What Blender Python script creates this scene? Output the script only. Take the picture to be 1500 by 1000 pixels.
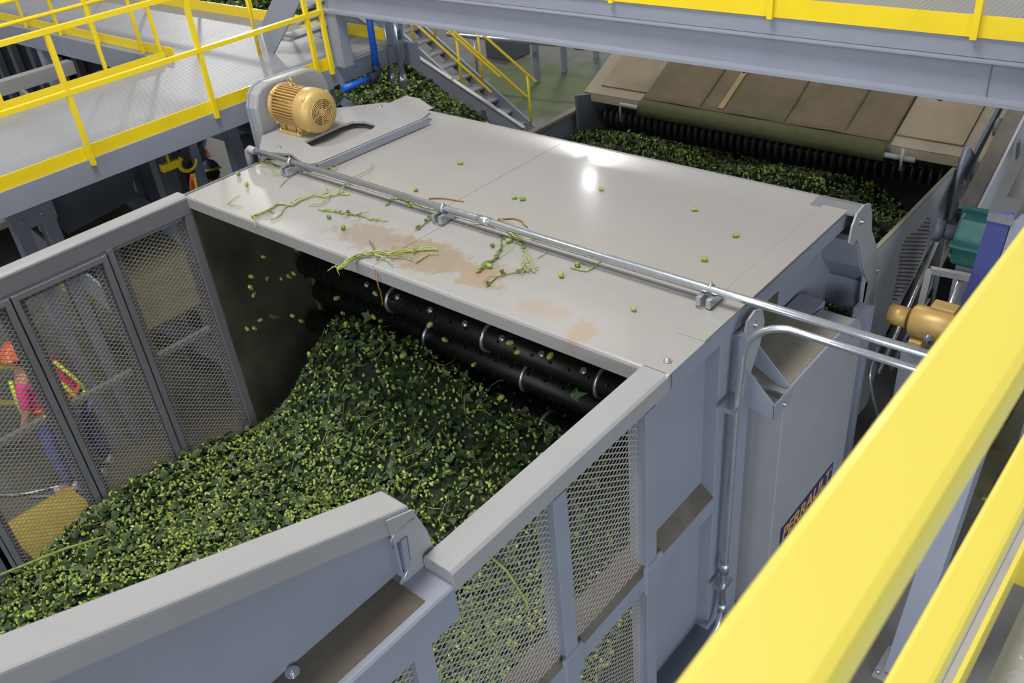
import bpy, bmesh, math, random
import numpy as np
from mathutils import Vector, Matrix, Euler
random.seed(7); rng = np.random.default_rng(7)
for o in list(bpy.data.objects): bpy.data.objects.remove(o)
SC = bpy.context.scene
COL = SC.collection

# ------------------------------------------------------------------ camera
cam = bpy.data.cameras.new('camera'); co = bpy.data.objects.new('camera', cam); COL.objects.link(co)
_r = Vector((0.76016, 0.64360, -0.08913)); _u = Vector((-0.30064, 0.47001, 0.82989)); _w = Vector((-0.57600, 0.60405, -0.55077))
M = Matrix((( _r.x, _u.x, -_w.x, 0), (_r.y, _u.y, -_w.y, 0), (_r.z, _u.z, -_w.z, 6.2), (0, 0, 0, 1)))
co.matrix_world = M
cam.sensor_width = 22.3; cam.lens = 22.3 * 1317.23 / 1500.0; cam.clip_end = 200; cam.clip_start = 0.05
cam.dof.use_dof = True; cam.dof.focus_distance = 5.2; cam.dof.aperture_fstop = 4.5
SC.camera = co
# ------------------------------------------------------------------ light of the hall
wd = bpy.data.worlds.new('hall_light'); SC.world = wd; wd.use_nodes = True
bg = wd.node_tree.nodes['Background']; bg.inputs[0].default_value = (0.80, 0.88, 1.0, 1); bg.inputs[1].default_value = 0.33
def lamp(loc, target, size, power, col):
    l = bpy.data.lights.new('hall_lamp', 'AREA'); l.shape = 'DISK'; l.size = size; l.energy = power; l.color = col
    o = bpy.data.objects.new('hall_lamp', l); COL.objects.link(o); o.location = loc
    d = Vector(target) - Vector(loc); o.rotation_euler = d.to_track_quat('-Z', 'Y').to_euler(); return o
WARM = (1.0, 0.965, 0.915)
lamp((-5.0, 2.6, 13), (-5.0, 2.6, 0), 3.5, 760, WARM)
lamp((-5.0, -9.0, 12), (-5.0, 1, 2), 3.0, 300, WARM)
lamp((-14.9, 19.7, 11), (-12, 14, 0), 1.1, 360, WARM)
lamp((-36.5, 23.2, 11), (-30, 20, 0), 1.3, 900, WARM)
lamp((-16.0, 2.0, 13), (-14, 3, 3), 2.2, 260, WARM)
lamp((13, -7.0, 6.0), (-2, 4, 2), 7.0, 1500, (0.78, 0.88, 1.0))
lamp((-3.0, -15.0, 7.0), (-3, 4, 2), 6.0, 520, (0.78, 0.88, 1.0))
SC.view_settings.view_transform = 'Standard'; SC.view_settings.look = 'None'
SC.view_settings.gamma = 1; SC.view_settings.use_curve_mapping = False; SC.view_settings.exposure = 0.35

# ------------------------------------------------------------------ materials
def srgb(h):
    h = [int(h[i:i+2], 16) / 255 for i in (0, 2, 4)]
    return tuple(c / 12.92 if c <= 0.04045 else ((c + 0.055) / 1.055) ** 2.4 for c in h) + (1,)
def mat(name, c, rough=0.5, metal=0.0, var=0.08, scale=4.0, bump=0.0, bscale=60, dirt=None, dirt_amt=0.5, coat=0.0, alpha=None):
    m = bpy.data.materials.new(name); m.use_nodes = True; nt = m.node_tree; N = nt.nodes; L = nt.links
    b = N['Principled BSDF']; c = srgb(c) if isinstance(c, str) else c
    b.inputs['Roughness'].default_value = rough; b.inputs['Metallic'].default_value = metal
    if coat: b.inputs['Coat Weight'].default_value = coat; b.inputs['Coat Roughness'].default_value = 0.15
    g = N.new('ShaderNodeNewGeometry'); n = N.new('ShaderNodeTexNoise'); n.inputs['Scale'].default_value = scale; n.inputs['Detail'].default_value = 5
    L.new(g.outputs['Position'], n.inputs['Vector'])
    r = N.new('ShaderNodeValToRGB'); L.new(n.outputs['Fac'], r.inputs[0])
    r.color_ramp.elements[0].position = 0.3; r.color_ramp.elements[1].position = 0.7
    r.color_ramp.elements[0].color = tuple(x * (1 - var) for x in c[:3]) + (1,); r.color_ramp.elements[1].color = tuple(min(1, x * (1 + var)) for x in c[:3]) + (1,)
    out = r.outputs[0]
    if dirt:
        d = N.new('ShaderNodeTexNoise'); d.inputs['Scale'].default_value = 1.7; d.inputs['Detail'].default_value = 8; L.new(g.outputs['Position'], d.inputs['Vector'])
        rr = N.new('ShaderNodeValToRGB'); rr.color_ramp.elements[0].position = 0.62 - 0.35 * dirt_amt; rr.color_ramp.elements[1].position = 0.80 - 0.2 * dirt_amt
        L.new(d.outputs['Fac'], rr.inputs[0]); mx = N.new('ShaderNodeMixRGB'); L.new(rr.outputs[0], mx.inputs[0]); L.new(out, mx.inputs[1]); mx.inputs[2].default_value = srgb(dirt); out = mx.outputs[0]
    L.new(out, b.inputs['Base Color'])
    if bump:
        n2 = N.new('ShaderNodeTexNoise'); n2.inputs['Scale'].default_value = bscale; n2.inputs['Detail'].default_value = 3; L.new(g.outputs['Position'], n2.inputs['Vector'])
        bp = N.new('ShaderNodeBump'); bp.inputs['Strength'].default_value = bump; bp.inputs['Distance'].default_value = 0.01; L.new(n2.outputs['Fac'], bp.inputs['Height']); L.new(bp.outputs[0], b.inputs['Normal'])
    return m
def island_mat(name, cols, rough=0.55):
    m = bpy.data.materials.new(name); m.use_nodes = True; nt = m.node_tree; b = nt.nodes['Principled BSDF']
    g = nt.nodes.new('ShaderNodeNewGeometry'); r = nt.nodes.new('ShaderNodeValToRGB'); nt.links.new(g.outputs['Random Per Island'], r.inputs[0])
    e = r.color_ramp.elements
    while len(e) < len(cols): e.new(0.5)
    for i, c in enumerate(cols): e[i].position = i / (len(cols) - 1); e[i].color = srgb(c)
    nt.links.new(r.outputs[0], b.inputs['Base Color']); b.inputs['Roughness'].default_value = rough
    return m
GREY = mat('grey_machine_paint', '9c9b9b', 0.42, 0, 0.03, 2.5, 0.05, 90, coat=0.15)
GREY2 = mat('blue_grey_steel_paint', '8b8f9a', 0.45, 0, 0.04, 2.5, 0.05, 90)
GREYD = mat('dark_blue_grey_steel_paint', '5f656e', 0.5, 0, 0.07, 3)
DUSTY = mat('dusty_grey_ledge', '6d665c', 0.75, 0, 0.15, 9, 0.3, 150, dirt='5a4e3e', dirt_amt=0.5)
STEEL = mat('stainless_sheet', 'bdbdc2', 0.38, 0.25, 0.05, 3)
GALV = mat('galvanised_conduit', 'c3c6ca', 0.3, 0.85, 0.06, 20)
BOLT = mat('zinc_bolt', 'd3d6da', 0.25, 0.9)
MESHM = mat('expanded_metal_grey', '97928c', 0.5, 0.1, 0.05, 6)
MESHR = mat('expanded_metal_pale_grey', 'a8a29a', 0.5, 0.1, 0.05, 6)
FRAMEM = mat('dull_grey_frame_paint', '77767a', 0.5, 0, 0.05, 4)
YEL = mat('yellow_handrail_paint', 'f2d31c', 0.38, 0, 0.03, 4, coat=0.2)
YELN = mat('pale_yellow_handrail_paint', 'dfcd52', 0.4, 0, 0.01, 4, coat=0.2)
TAN = mat('dust_covered_tan_sheet', '877a62', 0.8, 0, 0.10, 3, 0.2, 200, dirt='6b5f4a', dirt_amt=0.45)
TANG = mat('dusty_grey_cover_frame', '8d8472', 0.7, 0, 0.1, 5)
CURT = mat('olive_mesh_curtain', '635640', 0.85, 0, 0.12, 6, 0.4, 300, dirt='504b34', dirt_amt=0.35)
CURTG = mat('green_stained_curtain_hem', '4a4a2c', 0.85, 0, 0.15, 10, 0.3, 200)
CURTL = mat('pale_curtain_strip', '8a7a50', 0.8)
BLACK = mat('black_rubber', '141413', 0.6, 0, 0.2, 10)
DRUM = mat('dark_steel_drum', '24221f', 0.42, 0.6, 0.2, 12)
DARKIN = mat('dark_mottled_inner_plate', '514f3e', 0.6, 0.1, 0.15, 2.2, 0, 0, dirt='34352a', dirt_amt=0.5)  # dark olive with randomly mottled darker patches
GOLD = mat('gold_motor_paint', 'c6a564', 0.42, 0.25, 0.04, 8, 0.08, 120)
TEAL = mat('teal_gearbox_paint', '2d6460', 0.45, 0.1, 0.12, 8)
INDIGO = mat('indigo_film_on_post', '5b5f9c', 0.25, 0.4, 0.06, 3)
BLUE = mat('blue_pipe', '1f66d0', 0.4)
GREENV = mat('green_vine_stem', '9aa25c', 0.6, 0, 0.2, 30)
VINED = mat('olive_vine_stem', '7f8a41', 0.6, 0, 0.25, 30)
BROWNV = mat('brown_vine_root', '8a6238', 0.7, 0, 0.2, 30)
CONE1 = mat('fresh_hop_green', '8fa84c', 0.6, 0, 0.1, 40)
NAVY = mat('navy_decal', '1d2f66', 0.5); AMBER = mat('amber_decal_print', 'e0a03c', 0.5); LIME = mat('lime_decal_print', '5ed23c', 0.5)
REDM = mat('tiny_red_print', 'd04020', 0.5)
CONE = island_mat('hop_cone_greens', ['617b30', '8eaa46', 'b2c45e', '829e3e', 'c6d078', '6a8234', 'a2b050'])
LEAF = island_mat('hop_leaf_greens', ['22341a', '364b26', '445c30', '2c4221', '566842', '3a502c', '66683c'])
TWIG = island_mat('hop_twig_tones', ['6f8a3a', '8c9c4c', '7a6236', '5c7030', '9a8a50'])
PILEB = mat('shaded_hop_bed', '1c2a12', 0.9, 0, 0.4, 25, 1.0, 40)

# floor concrete: grey with moss-coloured hop dust stains
FLOOR = mat('stained_concrete', '6f6d68', 0.55, 0, 0.10, 1.4, 0.1, 60)
nt = FLOOR.node_tree; b = nt.nodes['Principled BSDF']; src = b.inputs['Base Color'].links[0].from_socket
g = nt.nodes.new('ShaderNodeNewGeometry')
def blob(cx, cy, sx, sy, src, colr, a=0.85):
    mp = nt.nodes.new('ShaderNodeMapping'); mp.vector_type = 'POINT'; mp.inputs['Location'].default_value = (-cx / sx, -cy / sy, 0); mp.inputs['Scale'].default_value = (1 / sx, 1 / sy, 0)
    nt.links.new(g.outputs['Position'], mp.inputs['Vector'])
    ln = nt.nodes.new('ShaderNodeVectorMath'); ln.operation = 'LENGTH'; nt.links.new(mp.outputs[0], ln.inputs[0])
    no = nt.nodes.new('ShaderNodeTexNoise'); no.inputs['Scale'].default_value = 2.2; no.inputs['Detail'].default_value = 8; nt.links.new(g.outputs['Position'], no.inputs['Vector'])
    ad = nt.nodes.new('ShaderNodeMath'); ad.operation = 'MULTIPLY_ADD'; nt.links.new(no.outputs['Fac'], ad.inputs[0]); ad.inputs[1].default_value = 1.6; nt.links.new(ln.outputs['Value'], ad.inputs[2])
    rp = nt.nodes.new('ShaderNodeMapRange'); rp.inputs[1].default_value = 1.25; rp.inputs[2].default_value = 1.85; rp.inputs[3].default_value = a; rp.inputs[4].default_value = 0
    nt.links.new(ad.outputs[0], rp.inputs[0])
    mx = nt.nodes.new('ShaderNodeMixRGB'); nt.links.new(rp.outputs[0], mx.inputs[0]); nt.links.new(src, mx.inputs[1]); mx.inputs[2].default_value = srgb(colr); return mx.outputs[0]
src = blob(-12.3, 14.6, 3.2, 2.4, src, '54602a'); src = blob(-9.5, 4.0, 3.5, 4.5, src, '4e4a30'); src = blob(-0.9, 7.9, 1.2, 1.6, src, '6a6230', 0.7)
nt.links.new(src, b.inputs['Base Color'])
# hood sheet with dried mud stain
HOODF = mat('hood_sheet_paint', '9e9b98', 0.30, 0, 0.02, 2.0, 0.04, 80, coat=0.35)
nt = HOODF.node_tree; b = nt.nodes['Principled BSDF']; src = b.inputs['Base Color'].links[0].from_socket; g = nt.nodes.new('ShaderNodeNewGeometry')
def stain(cx, cy, sx, sy, src, colr, a):
    mp = nt.nodes.new('ShaderNodeMapping'); mp.inputs['Location'].default_value = (-cx / sx, -cy / sy, 0); mp.inputs['Scale'].default_value = (1 / sx, 1 / sy, 0)
    nt.links.new(g.outputs['Position'], mp.inputs['Vector'])
    ln = nt.nodes.new('ShaderNodeVectorMath'); ln.operation = 'LENGTH'; nt.links.new(mp.outputs[0], ln.inputs[0])
    no = nt.nodes.new('ShaderNodeTexNoise'); no.inputs['Scale'].default_value = 9; no.inputs['Detail'].default_value = 10; no.inputs['Roughness'].default_value = 0.7; nt.links.new(g.outputs['Position'], no.inputs['Vector'])
    ad = nt.nodes.new('ShaderNodeMath'); ad.operation = 'MULTIPLY_ADD'; nt.links.new(no.outputs['Fac'], ad.inputs[0]); ad.inputs[1].default_value = 1.9; nt.links.new(ln.outputs['Value'], ad.inputs[2])
    rp = nt.nodes.new('ShaderNodeMapRange'); rp.inputs[1].default_value = 1.38; rp.inputs[2].default_value = 1.62; rp.inputs[3].default_value = a; rp.inputs[4].default_value = 0
    nt.links.new(ad.outputs[0], rp.inputs[0]); mx = nt.nodes.new('ShaderNodeMixRGB'); nt.links.new(rp.outputs[0], mx.inputs[0]); nt.links.new(src, mx.inputs[1]); mx.inputs[2].default_value = srgb(colr); return mx.outputs[0]
src = stain(-4.95, 3.80, 0.75, 0.30, src, '8c7860', 0.6); src = stain(-4.35, 3.80, 0.7, 0.34, src, '8f7b62', 0.75); src = stain(-3.85, 3.80, 0.38, 0.26, src, '9b8770', 0.95); src = stain(-2.85, 3.60, 0.16, 0.2, src, 'a08c74', 0.8); src = stain(-3.2, 3.68, 0.35, 0.16, src, 'a08c74', 0.45)
nt.links.new(src, b.inputs['Base Color'])
# deck plate: fine ribbed relief
def ribbed(name, c, axis, freq, strength=0.5, rough=0.3):
    m = mat(name, c, rough, 0.15, 0.06, 1.2); nt = m.node_tree; b = nt.nodes['Principled BSDF']
    g = nt.nodes.new('ShaderNodeNewGeometry'); w = nt.nodes.new('ShaderNodeTexWave'); w.bands_direction = axis; w.inputs['Scale'].default_value = freq
    nt.links.new(g.outputs['Position'], w.inputs['Vector']); bp = nt.nodes.new('ShaderNodeBump'); bp.inputs['Strength'].default_value = strength; bp.inputs['Distance'].default_value = 0.006
    nt.links.new(w.outputs['Fac'], bp.inputs['Height']); nt.links.new(bp.outputs[0], b.inputs['Normal']); return m
DECK = ribbed('ribbed_deck_sheet', '96979c', 'Y', 9, 0.45, 0.42)
DECKU = ribbed('ribbed_upper_deck_sheet', 'a8a49c', 'X', 8, 1.0)
DECKN = mat('checker_plate_steel', 'a7a5a2', 0.35, 0.05, 0.05, 3)

# ------------------------------------------------------------------ mesh helpers
class MB:
    def __init__(s): s.v = []; s.f = []; s.sm = []
    def add(s, vs, fs, smooth=False):
        n = len(s.v); s.v += [tuple(v) for v in vs]; s.f += [tuple(i + n for i in f) for f in fs]; s.sm += [smooth] * len(fs); return s
    def box(s, a, b):
        x0, y0, z0 = (min(a[i], b[i]) for i in range(3)); x1, y1, z1 = (max(a[i], b[i]) for i in range(3))
        return s.add([(x0,y0,z0),(x1,y0,z0),(x1,y1,z0),(x0,y1,z0),(x0,y0,z1),(x1,y0,z1),(x1,y1,z1),(x0,y1,z1)],
                     [(0,3,2,1),(4,5,6,7),(0,1,5,4),(1,2,6,5),(2,3,7,6),(3,0,4,7)])
    def prism(s, poly, axis, a, b):
        n = len(poly)
        def P(p, t): return (t, p[0], p[1]) if axis == 'X' else ((p[0], t, p[1]) if axis == 'Y' else (p[0], p[1], t))
        vs = [P(p, a) for p in poly] + [P(p, b) for p in poly]
        fs = [tuple(range(n))[::-1], tuple(range(n, 2 * n))] + [(i, (i + 1) % n, n + (i + 1) % n, n + i) for i in range(n)]
        return s.add(vs, fs)
    def beam(s, p0, p1, w, h, up=(0, 0, 1)):
        p0 = Vector(p0); p1 = Vector(p1); d = (p1 - p0).normalized(); up = Vector(up); sd = d.cross(up)
        if sd.length < 1e-4: sd = d.cross(Vector((0, 1, 0)))
        sd.normalize(); u = sd.cross(d); vs = []
        for p in (p0, p1):
            for a, c in ((-1,-1),(1,-1),(1,1),(-1,1)): vs.append(p + sd * (a * w / 2) + u * (c * h / 2))
        return s.add(vs, [(3,2,1,0),(4,5,6,7),(0,1,5,4),(1,2,6,5),(2,3,7,6),(3,0,4,7)])
    def tube(s, pts, r, n=10, r1=None):
        pts = [Vector(p) for p in pts]; k = len(pts); vs = []; prev = None
        for i, p in enumerate(pts):
            t = (pts[min(i + 1, k - 1)] - pts[max(i - 1, 0)]).normalized()
            if prev is None: a = t.cross(Vector((0, 0, 1)) if abs(t.z) < 0.9 else Vector((1, 0, 0))).normalized()
            else:
                a = prev - t * prev.dot(t)
                a = a.normalized() if a.length > 1e-5 else t.orthogonal().normalized()
            prev = a; b = t.cross(a); rr = r if r1 is None else r + (r1 - r) * i / (k - 1)
            for j in range(n): vs.append(p + a * (rr * math.cos(j * math.tau / n)) + b * (rr * math.sin(j * math.tau / n)))
        fs = [(i*n + j, i*n + (j+1) % n, (i+1)*n + (j+1) % n, (i+1)*n + j) for i in range(k-1) for j in range(n)]
        s.add(vs, fs, True); m = len(s.v) - len(vs)
        s.f.append(tuple(m + j for j in range(n))[::-1]); s.f.append(tuple(m + (k-1)*n + j for j in range(n))); s.sm += [False, False]
        return s
    def cyl(s, p0, p1, r, n=16, r1=None): return s.tube([p0, p1], r, n, r1)
    def lathe(s, prof, p0, axis, n=28):
        ax = Vector(axis).normalized(); a = ax.orthogonal().normalized(); b = ax.cross(a); p0 = Vector(p0); vs = []
        for (t, r) in prof:
            for j in range(n): vs.append(p0 + ax * t + a * (r * math.cos(j*math.tau/n)) + b * (r * math.sin(j*math.tau/n)))
        k = len(prof); s.add(vs, [(i*n+j, i*n+(j+1) % n, (i+1)*n+(j+1) % n, (i+1)*n+j) for i in range(k-1) for j in range(n)], True); return s
    def ball(s, c, r, n=10, sc=(1, 1, 1)):
        vs = []; fs = []; m = n // 2
        for i in range(1, m):
            t = math.pi * i / m
            for j in range(n): vs.append((c[0] + sc[0]*r*math.sin(t)*math.cos(j*math.tau/n), c[1] + sc[1]*r*math.sin(t)*math.sin(j*math.tau/n), c[2] + sc[2]*r*math.cos(t)))
        top = len(vs); vs += [(c[0], c[1], c[2] + sc[2]*r), (c[0], c[1], c[2] - sc[2]*r)]
        for i in range(m - 2):
            for j in range(n): fs.append((i*n+j, (i+1)*n+j, (i+1)*n+(j+1) % n, i*n+(j+1) % n))
        for j in range(n): fs.append((top, j, (j+1) % n)); fs.append((top+1, (m-2)*n+(j+1) % n, (m-2)*n+j))
        return s.add(vs, fs, True)
WL = {}
def obj(name, mb, m, parent=None, label=None, cat=None, group=None, kind=None, bevel=0, fixn=True):
    base = WL[parent.name] if parent else None
    V = np.array(mb.v, dtype=float)
    if base is None:
        base = Vector(((V[:,0].min() + V[:,0].max()) / 2, (V[:,1].min() + V[:,1].max()) / 2, V[:,2].min()))
    V = V - np.array(base)
    me = bpy.data.meshes.new(name); me.from_pydata(V.tolist(), [], mb.f); me.update()
    me.polygons.foreach_set('use_smooth', mb.sm)
    if fixn:
        bm = bmesh.new(); bm.from_mesh(me); bmesh.ops.recalc_face_normals(bm, faces=bm.faces); bm.to_mesh(me); bm.free()
    me.materials.append(m)
    o = bpy.data.objects.new(name, me); COL.objects.link(o)
    if parent: o.parent = parent
    else: o.location = base
    WL[o.name] = base
    if bevel:
        md = o.modifiers.new('edge', 'BEVEL'); md.width = bevel; md.segments = 2; md.limit_method = 'ANGLE'; md.angle_limit = 0.6
    if label: o['label'] = label
    if cat: o['category'] = cat
    if group: o['group'] = group
    if kind: o['kind'] = kind
    return o
def thing(name, label, cat, loc, group=None):
    o = bpy.data.objects.new(name, None); COL.objects.link(o); o.location = loc; o.empty_display_size = 0.1; WL[o.name] = Vector(loc)
    o['label'] = label; o['category'] = cat
    if group: o['group'] = group
    return o
def B(a, b): return MB().box(a, b)
def hexbolt(p, ax, r=0.014):
    mb = MB(); p = Vector(p); ax = Vector(ax); mb.cyl(p, p + ax * 0.004, r * 1.6, 14); mb.cyl(p + ax * 0.004, p + ax * 0.016, r, 6); mb.cyl(p + ax * 0.016, p + ax * 0.022, r * 0.5, 8); return mb

# ------------------------------------------------------------------ setting
obj('floor', B((-60, -20, -0.2), (20, 50, 0)), FLOOR, kind='structure')

# ------------------------------------------------------------------ main picking machine
XL, XR = -7.04, -2.17
mach = thing('hop_picking_machine', 'large grey sheet metal hop picking machine with mud-stained flat hood and dark drums inside', 'machine', (-4.6, 4.9, 0.0))
YC = 4.38; XS = -4.62
def hoodp(x0, x1, y0, y1, z, t=0.012): return B((x0, y0, z - t), (x1, y1, z))
def lip(mb, x0, x1):
    pr = [(3.60, 3.200), (3.512, 3.200), (3.497, 3.194), (3.490, 3.178), (3.490, 3.085), (3.520, 3.085), (3.520, 3.09), (3.496, 3.09), (3.50, 3.178), (3.512, 3.188), (3.60, 3.188)]
    return mb.prism(pr, 'X', x0, x1)
for x0, x1, z in ((XL, XS, 3.2), (XS + 0.004, XR, 3.2)):
    mb = hoodp(x0, x1, 3.60, YC, z); lip(mb, x0, x1); obj('hood_sheet', mb, HOODF, mach)
mb = B((XS - 0.03, 3.482, 3.09), (XS + 0.03, 3.489, 3.185)); obj('splice_plate', mb, HOODF, mach)
for x0, x1 in ((XL, -4.83), (-4.826, -2.36)):
    mb = hoodp(x0, x1, YC + 0.005, 6.02, 3.204); mb.prism([(6.02, 3.204), (6.08, 3.19), (6.12, 3.13), (6.12, 2.9), (6.108, 2.9), (6.108, 3.125), (6.07, 3.18), (6.02, 3.192)], 'X', x0, x1)
    obj('hood_sheet', mb, HOODF, mach)
mb = hoodp(-2.356, XR, 3.9, 6.02, 3.210, 0.016); obj('hood_edge_sheet', mb, HOODF, mach, bevel=0.003)
mb = B((XL, YC - 0.06, 3.2), (XR - 0.15, YC - 0.052, 3.218)).box((XL, YC - 0.09, 3.2), (XR - 0.15, YC - 0.082, 3.212)); obj('seam_ridge', mb, HOODF, mach)
# rounded shoulder at the back left
mb = MB().prism([(-7.04, 3.2), (-7.04, 3.23), (-6.99, 3.27), (-6.80, 3.27), (-6.62, 3.205), (-6.6, 3.2)], 'Y', 5.86, 6.14); obj('shoulder_cap', mb, HOODF, mach, bevel=0.012)
# right outer side: flange, recessed panel, curved end plate
mb = B((XR - 0.012, 3.55, 3.07), (XR, 6.08, 3.185)); obj('side_flange', mb, GREY2, mach, bevel=0.003)
mb = MB().prism([(4.30, 0.3), (6.34, 0.3), (6.34, 2.44), (6.16, 2.70), (6.10, 3.07), (4.30, 3.07)], 'X', -2.42, -2.40); obj('side_panel', mb, GREY2, mach)
endp = [(5.78, 3.02), (5.80, 3.14), (5.86, 3.215), (5.98, 3.235), (6.10, 3.20), (6.17, 3.08), (6.20, 2.95), (6.42, 2.66), (6.48, 2.4), (6.50, 2.1), (6.46, 1.4), (6.40, 0.9), (6.32, 0.9), (6.36, 1.6), (6.36, 2.0), (6.30, 2.16), (6.33, 2.4), (6.20, 2.56), (6.14, 2.64), (5.99, 2.92), (5.93, 2.98), (5.84, 2.97)]
mb = MB().prism(endp, 'X', -2.10, -2.085); obj('curved_end_plate', mb, GREY, mach, bevel=0.002)
for p in ((5.95, 3.12), (6.46, 2.47)): obj('bolt', hexbolt((-2.085, p[0], p[1]), (1, 0, 0), 0.018), BOLT, mach)
oc = [(5.86, 3.205), (5.98, 3.222), (6.09, 3.188), (6.155, 3.08), (6.185, 2.95), (6.40, 2.66), (6.385, 2.65), (6.17, 2.94), (6.14, 3.07), (6.08, 3.17), (5.98, 3.205), (5.86, 3.19)]
obj('corner_cap', MB().prism(oc, 'X', -2.44, -2.10), FRAMEM, mach)
mb = MB().prism([(6.02, 2.95), (6.16, 2.64), (6.34, 2.44), (6.30, 2.44), (6.10, 2.66), (5.97, 2.93)], 'X', -2.40, -2.10); mb.box((-2.40, 6.28, 1.0), (-2.10, 6.33, 2.44)); obj('bent_end_flange', mb, GREY2, mach)
obj('ledge', B((-2.40, 5.7, 1.62), (-2.06, 6.30, 1.66)), DUSTY, mach)
# back, left and inner plates
obj('rear_panel', B((XL, 6.06, 0.3), (-2.42, 6.08, 2.95)), GREYD, mach)
obj('left_outer_panel', B((-7.12, 3.5, 0.3), (-7.08, 6.05, 3.188)), GREYD, mach)
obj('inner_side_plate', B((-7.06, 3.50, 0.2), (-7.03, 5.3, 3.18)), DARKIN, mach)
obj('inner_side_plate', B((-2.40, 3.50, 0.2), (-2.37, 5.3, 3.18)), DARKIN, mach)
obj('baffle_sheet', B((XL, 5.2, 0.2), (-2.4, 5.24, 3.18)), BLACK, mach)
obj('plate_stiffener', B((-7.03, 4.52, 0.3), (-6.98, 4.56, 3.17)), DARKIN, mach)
# drums with rows of picking loops
for k, (yc, zc, r) in enumerate(((4.42, 2.13, 0.115), (4.52, 1.78, 0.115), (4.36, 1.50, 0.115), (4.75, 2.35, 0.10))):
    dr = obj('picking_drum', MB().cyl((-6.9, yc, zc), (-2.5, yc, zc), r, 24), DRUM, mach)
    for i in range(3): x = -5.6 + i * 1.15 + 0.3 * (k % 3); obj('ring', MB().lathe([(-0.012, r), (-0.012, r + 0.02), (0.012, r + 0.02), (0.012, r)], (x, yc, zc), (1, 0, 0), 24), GALV, dr, label='bare steel ring shining on the dark drum')
    mb = MB()
    for row in range(5):
        a = row * math.tau / 5 + k; d = Vector((0, math.cos(a), math.sin(a)))
        for i in range(24):
            x = -6.8 + i * 0.18; p = Vector((x, yc, zc)) + d * r; mb.beam(p - d * 0.01, p + d * 0.025, 0.02, 0.02, (1, 0, 0))
    obj('picking_fingers', mb, DRUM, dr, kind='stuff')
    if k == 0:
        for i in range(9): obj('bolt', hexbolt(Vector((-5.9 + i * 0.41, yc, zc)) + Vector((0, -0.6, 0.8)) * r, (0, -0.6, 0.8), 0.018), BOLT, dr)

# ------------------------------------------------------------------ expanded metal sheets (real strands)
def expanded(x, y0, y1, z0, z1, a=0.063, b=0.041, w=0.0075, t=0.003):
    """diamond lattice in the plane X=x; strands are flat bars, clipped to the panel"""
    V = []; F = []
    ny = int((y1 - y0) / a) + 1; nz = int((z1 - z0) / b) + 1
    for i in range(-1, ny + 1):
        for j in range(-1, nz + 1):
            cy = y0 + i * a; cz = z0 + j * b
            for sx, sz in ((1, 1), (1, -1)):
                for (oy, oz) in ((0, 0), (a / 2, b / 2)):
                    p = (cy + oy - a / 2 * 0, cz + oz); q = (p[0] + sx * a / 2, p[1] + sz * b / 2)
                    if min(p[0], q[0]) < y0 - 1e-6 or max(p[0], q[0]) > y1 + 1e-6 or min(p[1], q[1]) < z0 - 1e-6 or max(p[1], q[1]) > z1 + 1e-6: continue
                    V.append((p, q))
    V = np.array(V); n = len(V); P = V[:, 0]; Q = V[:, 1]; D = Q - P; D = D / np.linalg.norm(D, axis=1)[:, None]; Nn = np.stack([-D[:, 1], D[:, 0]], 1)
    out = np.zeros((n, 8, 3)); tw = t * 0.5
    for idx, (pt, sgn, off) in enumerate(((P, -1, -tw), (P, 1, -tw), (P, 1, tw), (P, -1, tw), (Q, -1, -tw), (Q, 1, -tw), (Q, 1, tw), (Q, -1, tw))):
        out[:, idx, 1:] = pt + Nn * sgn * w / 2
        out[:, idx, 0] = x + off * (1 if sgn > 0 else 1) + sgn * 0.0012
    base = np.array([(0,1,5,4),(1,2,6,5),(2,3,7,6),(3,0,4,7)])
    fs = (base[None] + (np.arange(n) * 8)[:, None, None]).reshape(-1, 4)
    return out.reshape(-1, 3), fs
def np_obj(name, V, F, m, parent=None, base=None, **kw):
    me = bpy.data.meshes.new(name); nv = len(V); nf, k = F.shape
    if base is None: base = WL[parent.name] if parent is not None else Vector((0, 0, 0))
    me.vertices.add(nv); me.vertices.foreach_set('co', (V - np.array(base)).astype(np.float32).ravel())
    me.loops.add(nf * k); me.loops.foreach_set('vertex_index', F.astype(np.int32).ravel())
    me.polygons.add(nf); me.polygons.foreach_set('loop_start', (np.arange(nf) * k).astype(np.int32))
    me.update(calc_edges=True); me.validate(); me.materials.append(m)
    if kw.get('smooth'): me.polygons.foreach_set('use_smooth', [True] * len(me.polygons))
    o = bpy.data.objects.new(name, me); COL.objects.link(o)
    if parent is not None: o.parent = parent
    else: o.location = base
    WL[o.name] = Vector(base)
    for q in ('label', 'category', 'group', 'kind'):
        if kw.get(q): o[q] = kw[q]
    return o
def mesh_sheet(parent, x, y0, y1, z0, z1, m):
    V, F = expanded(x, y0, y1, z0, z1, w=0.0095 if m is MESHR else 0.0072); return np_obj('expanded_metal_sheet', V, F, m, parent)

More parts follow.
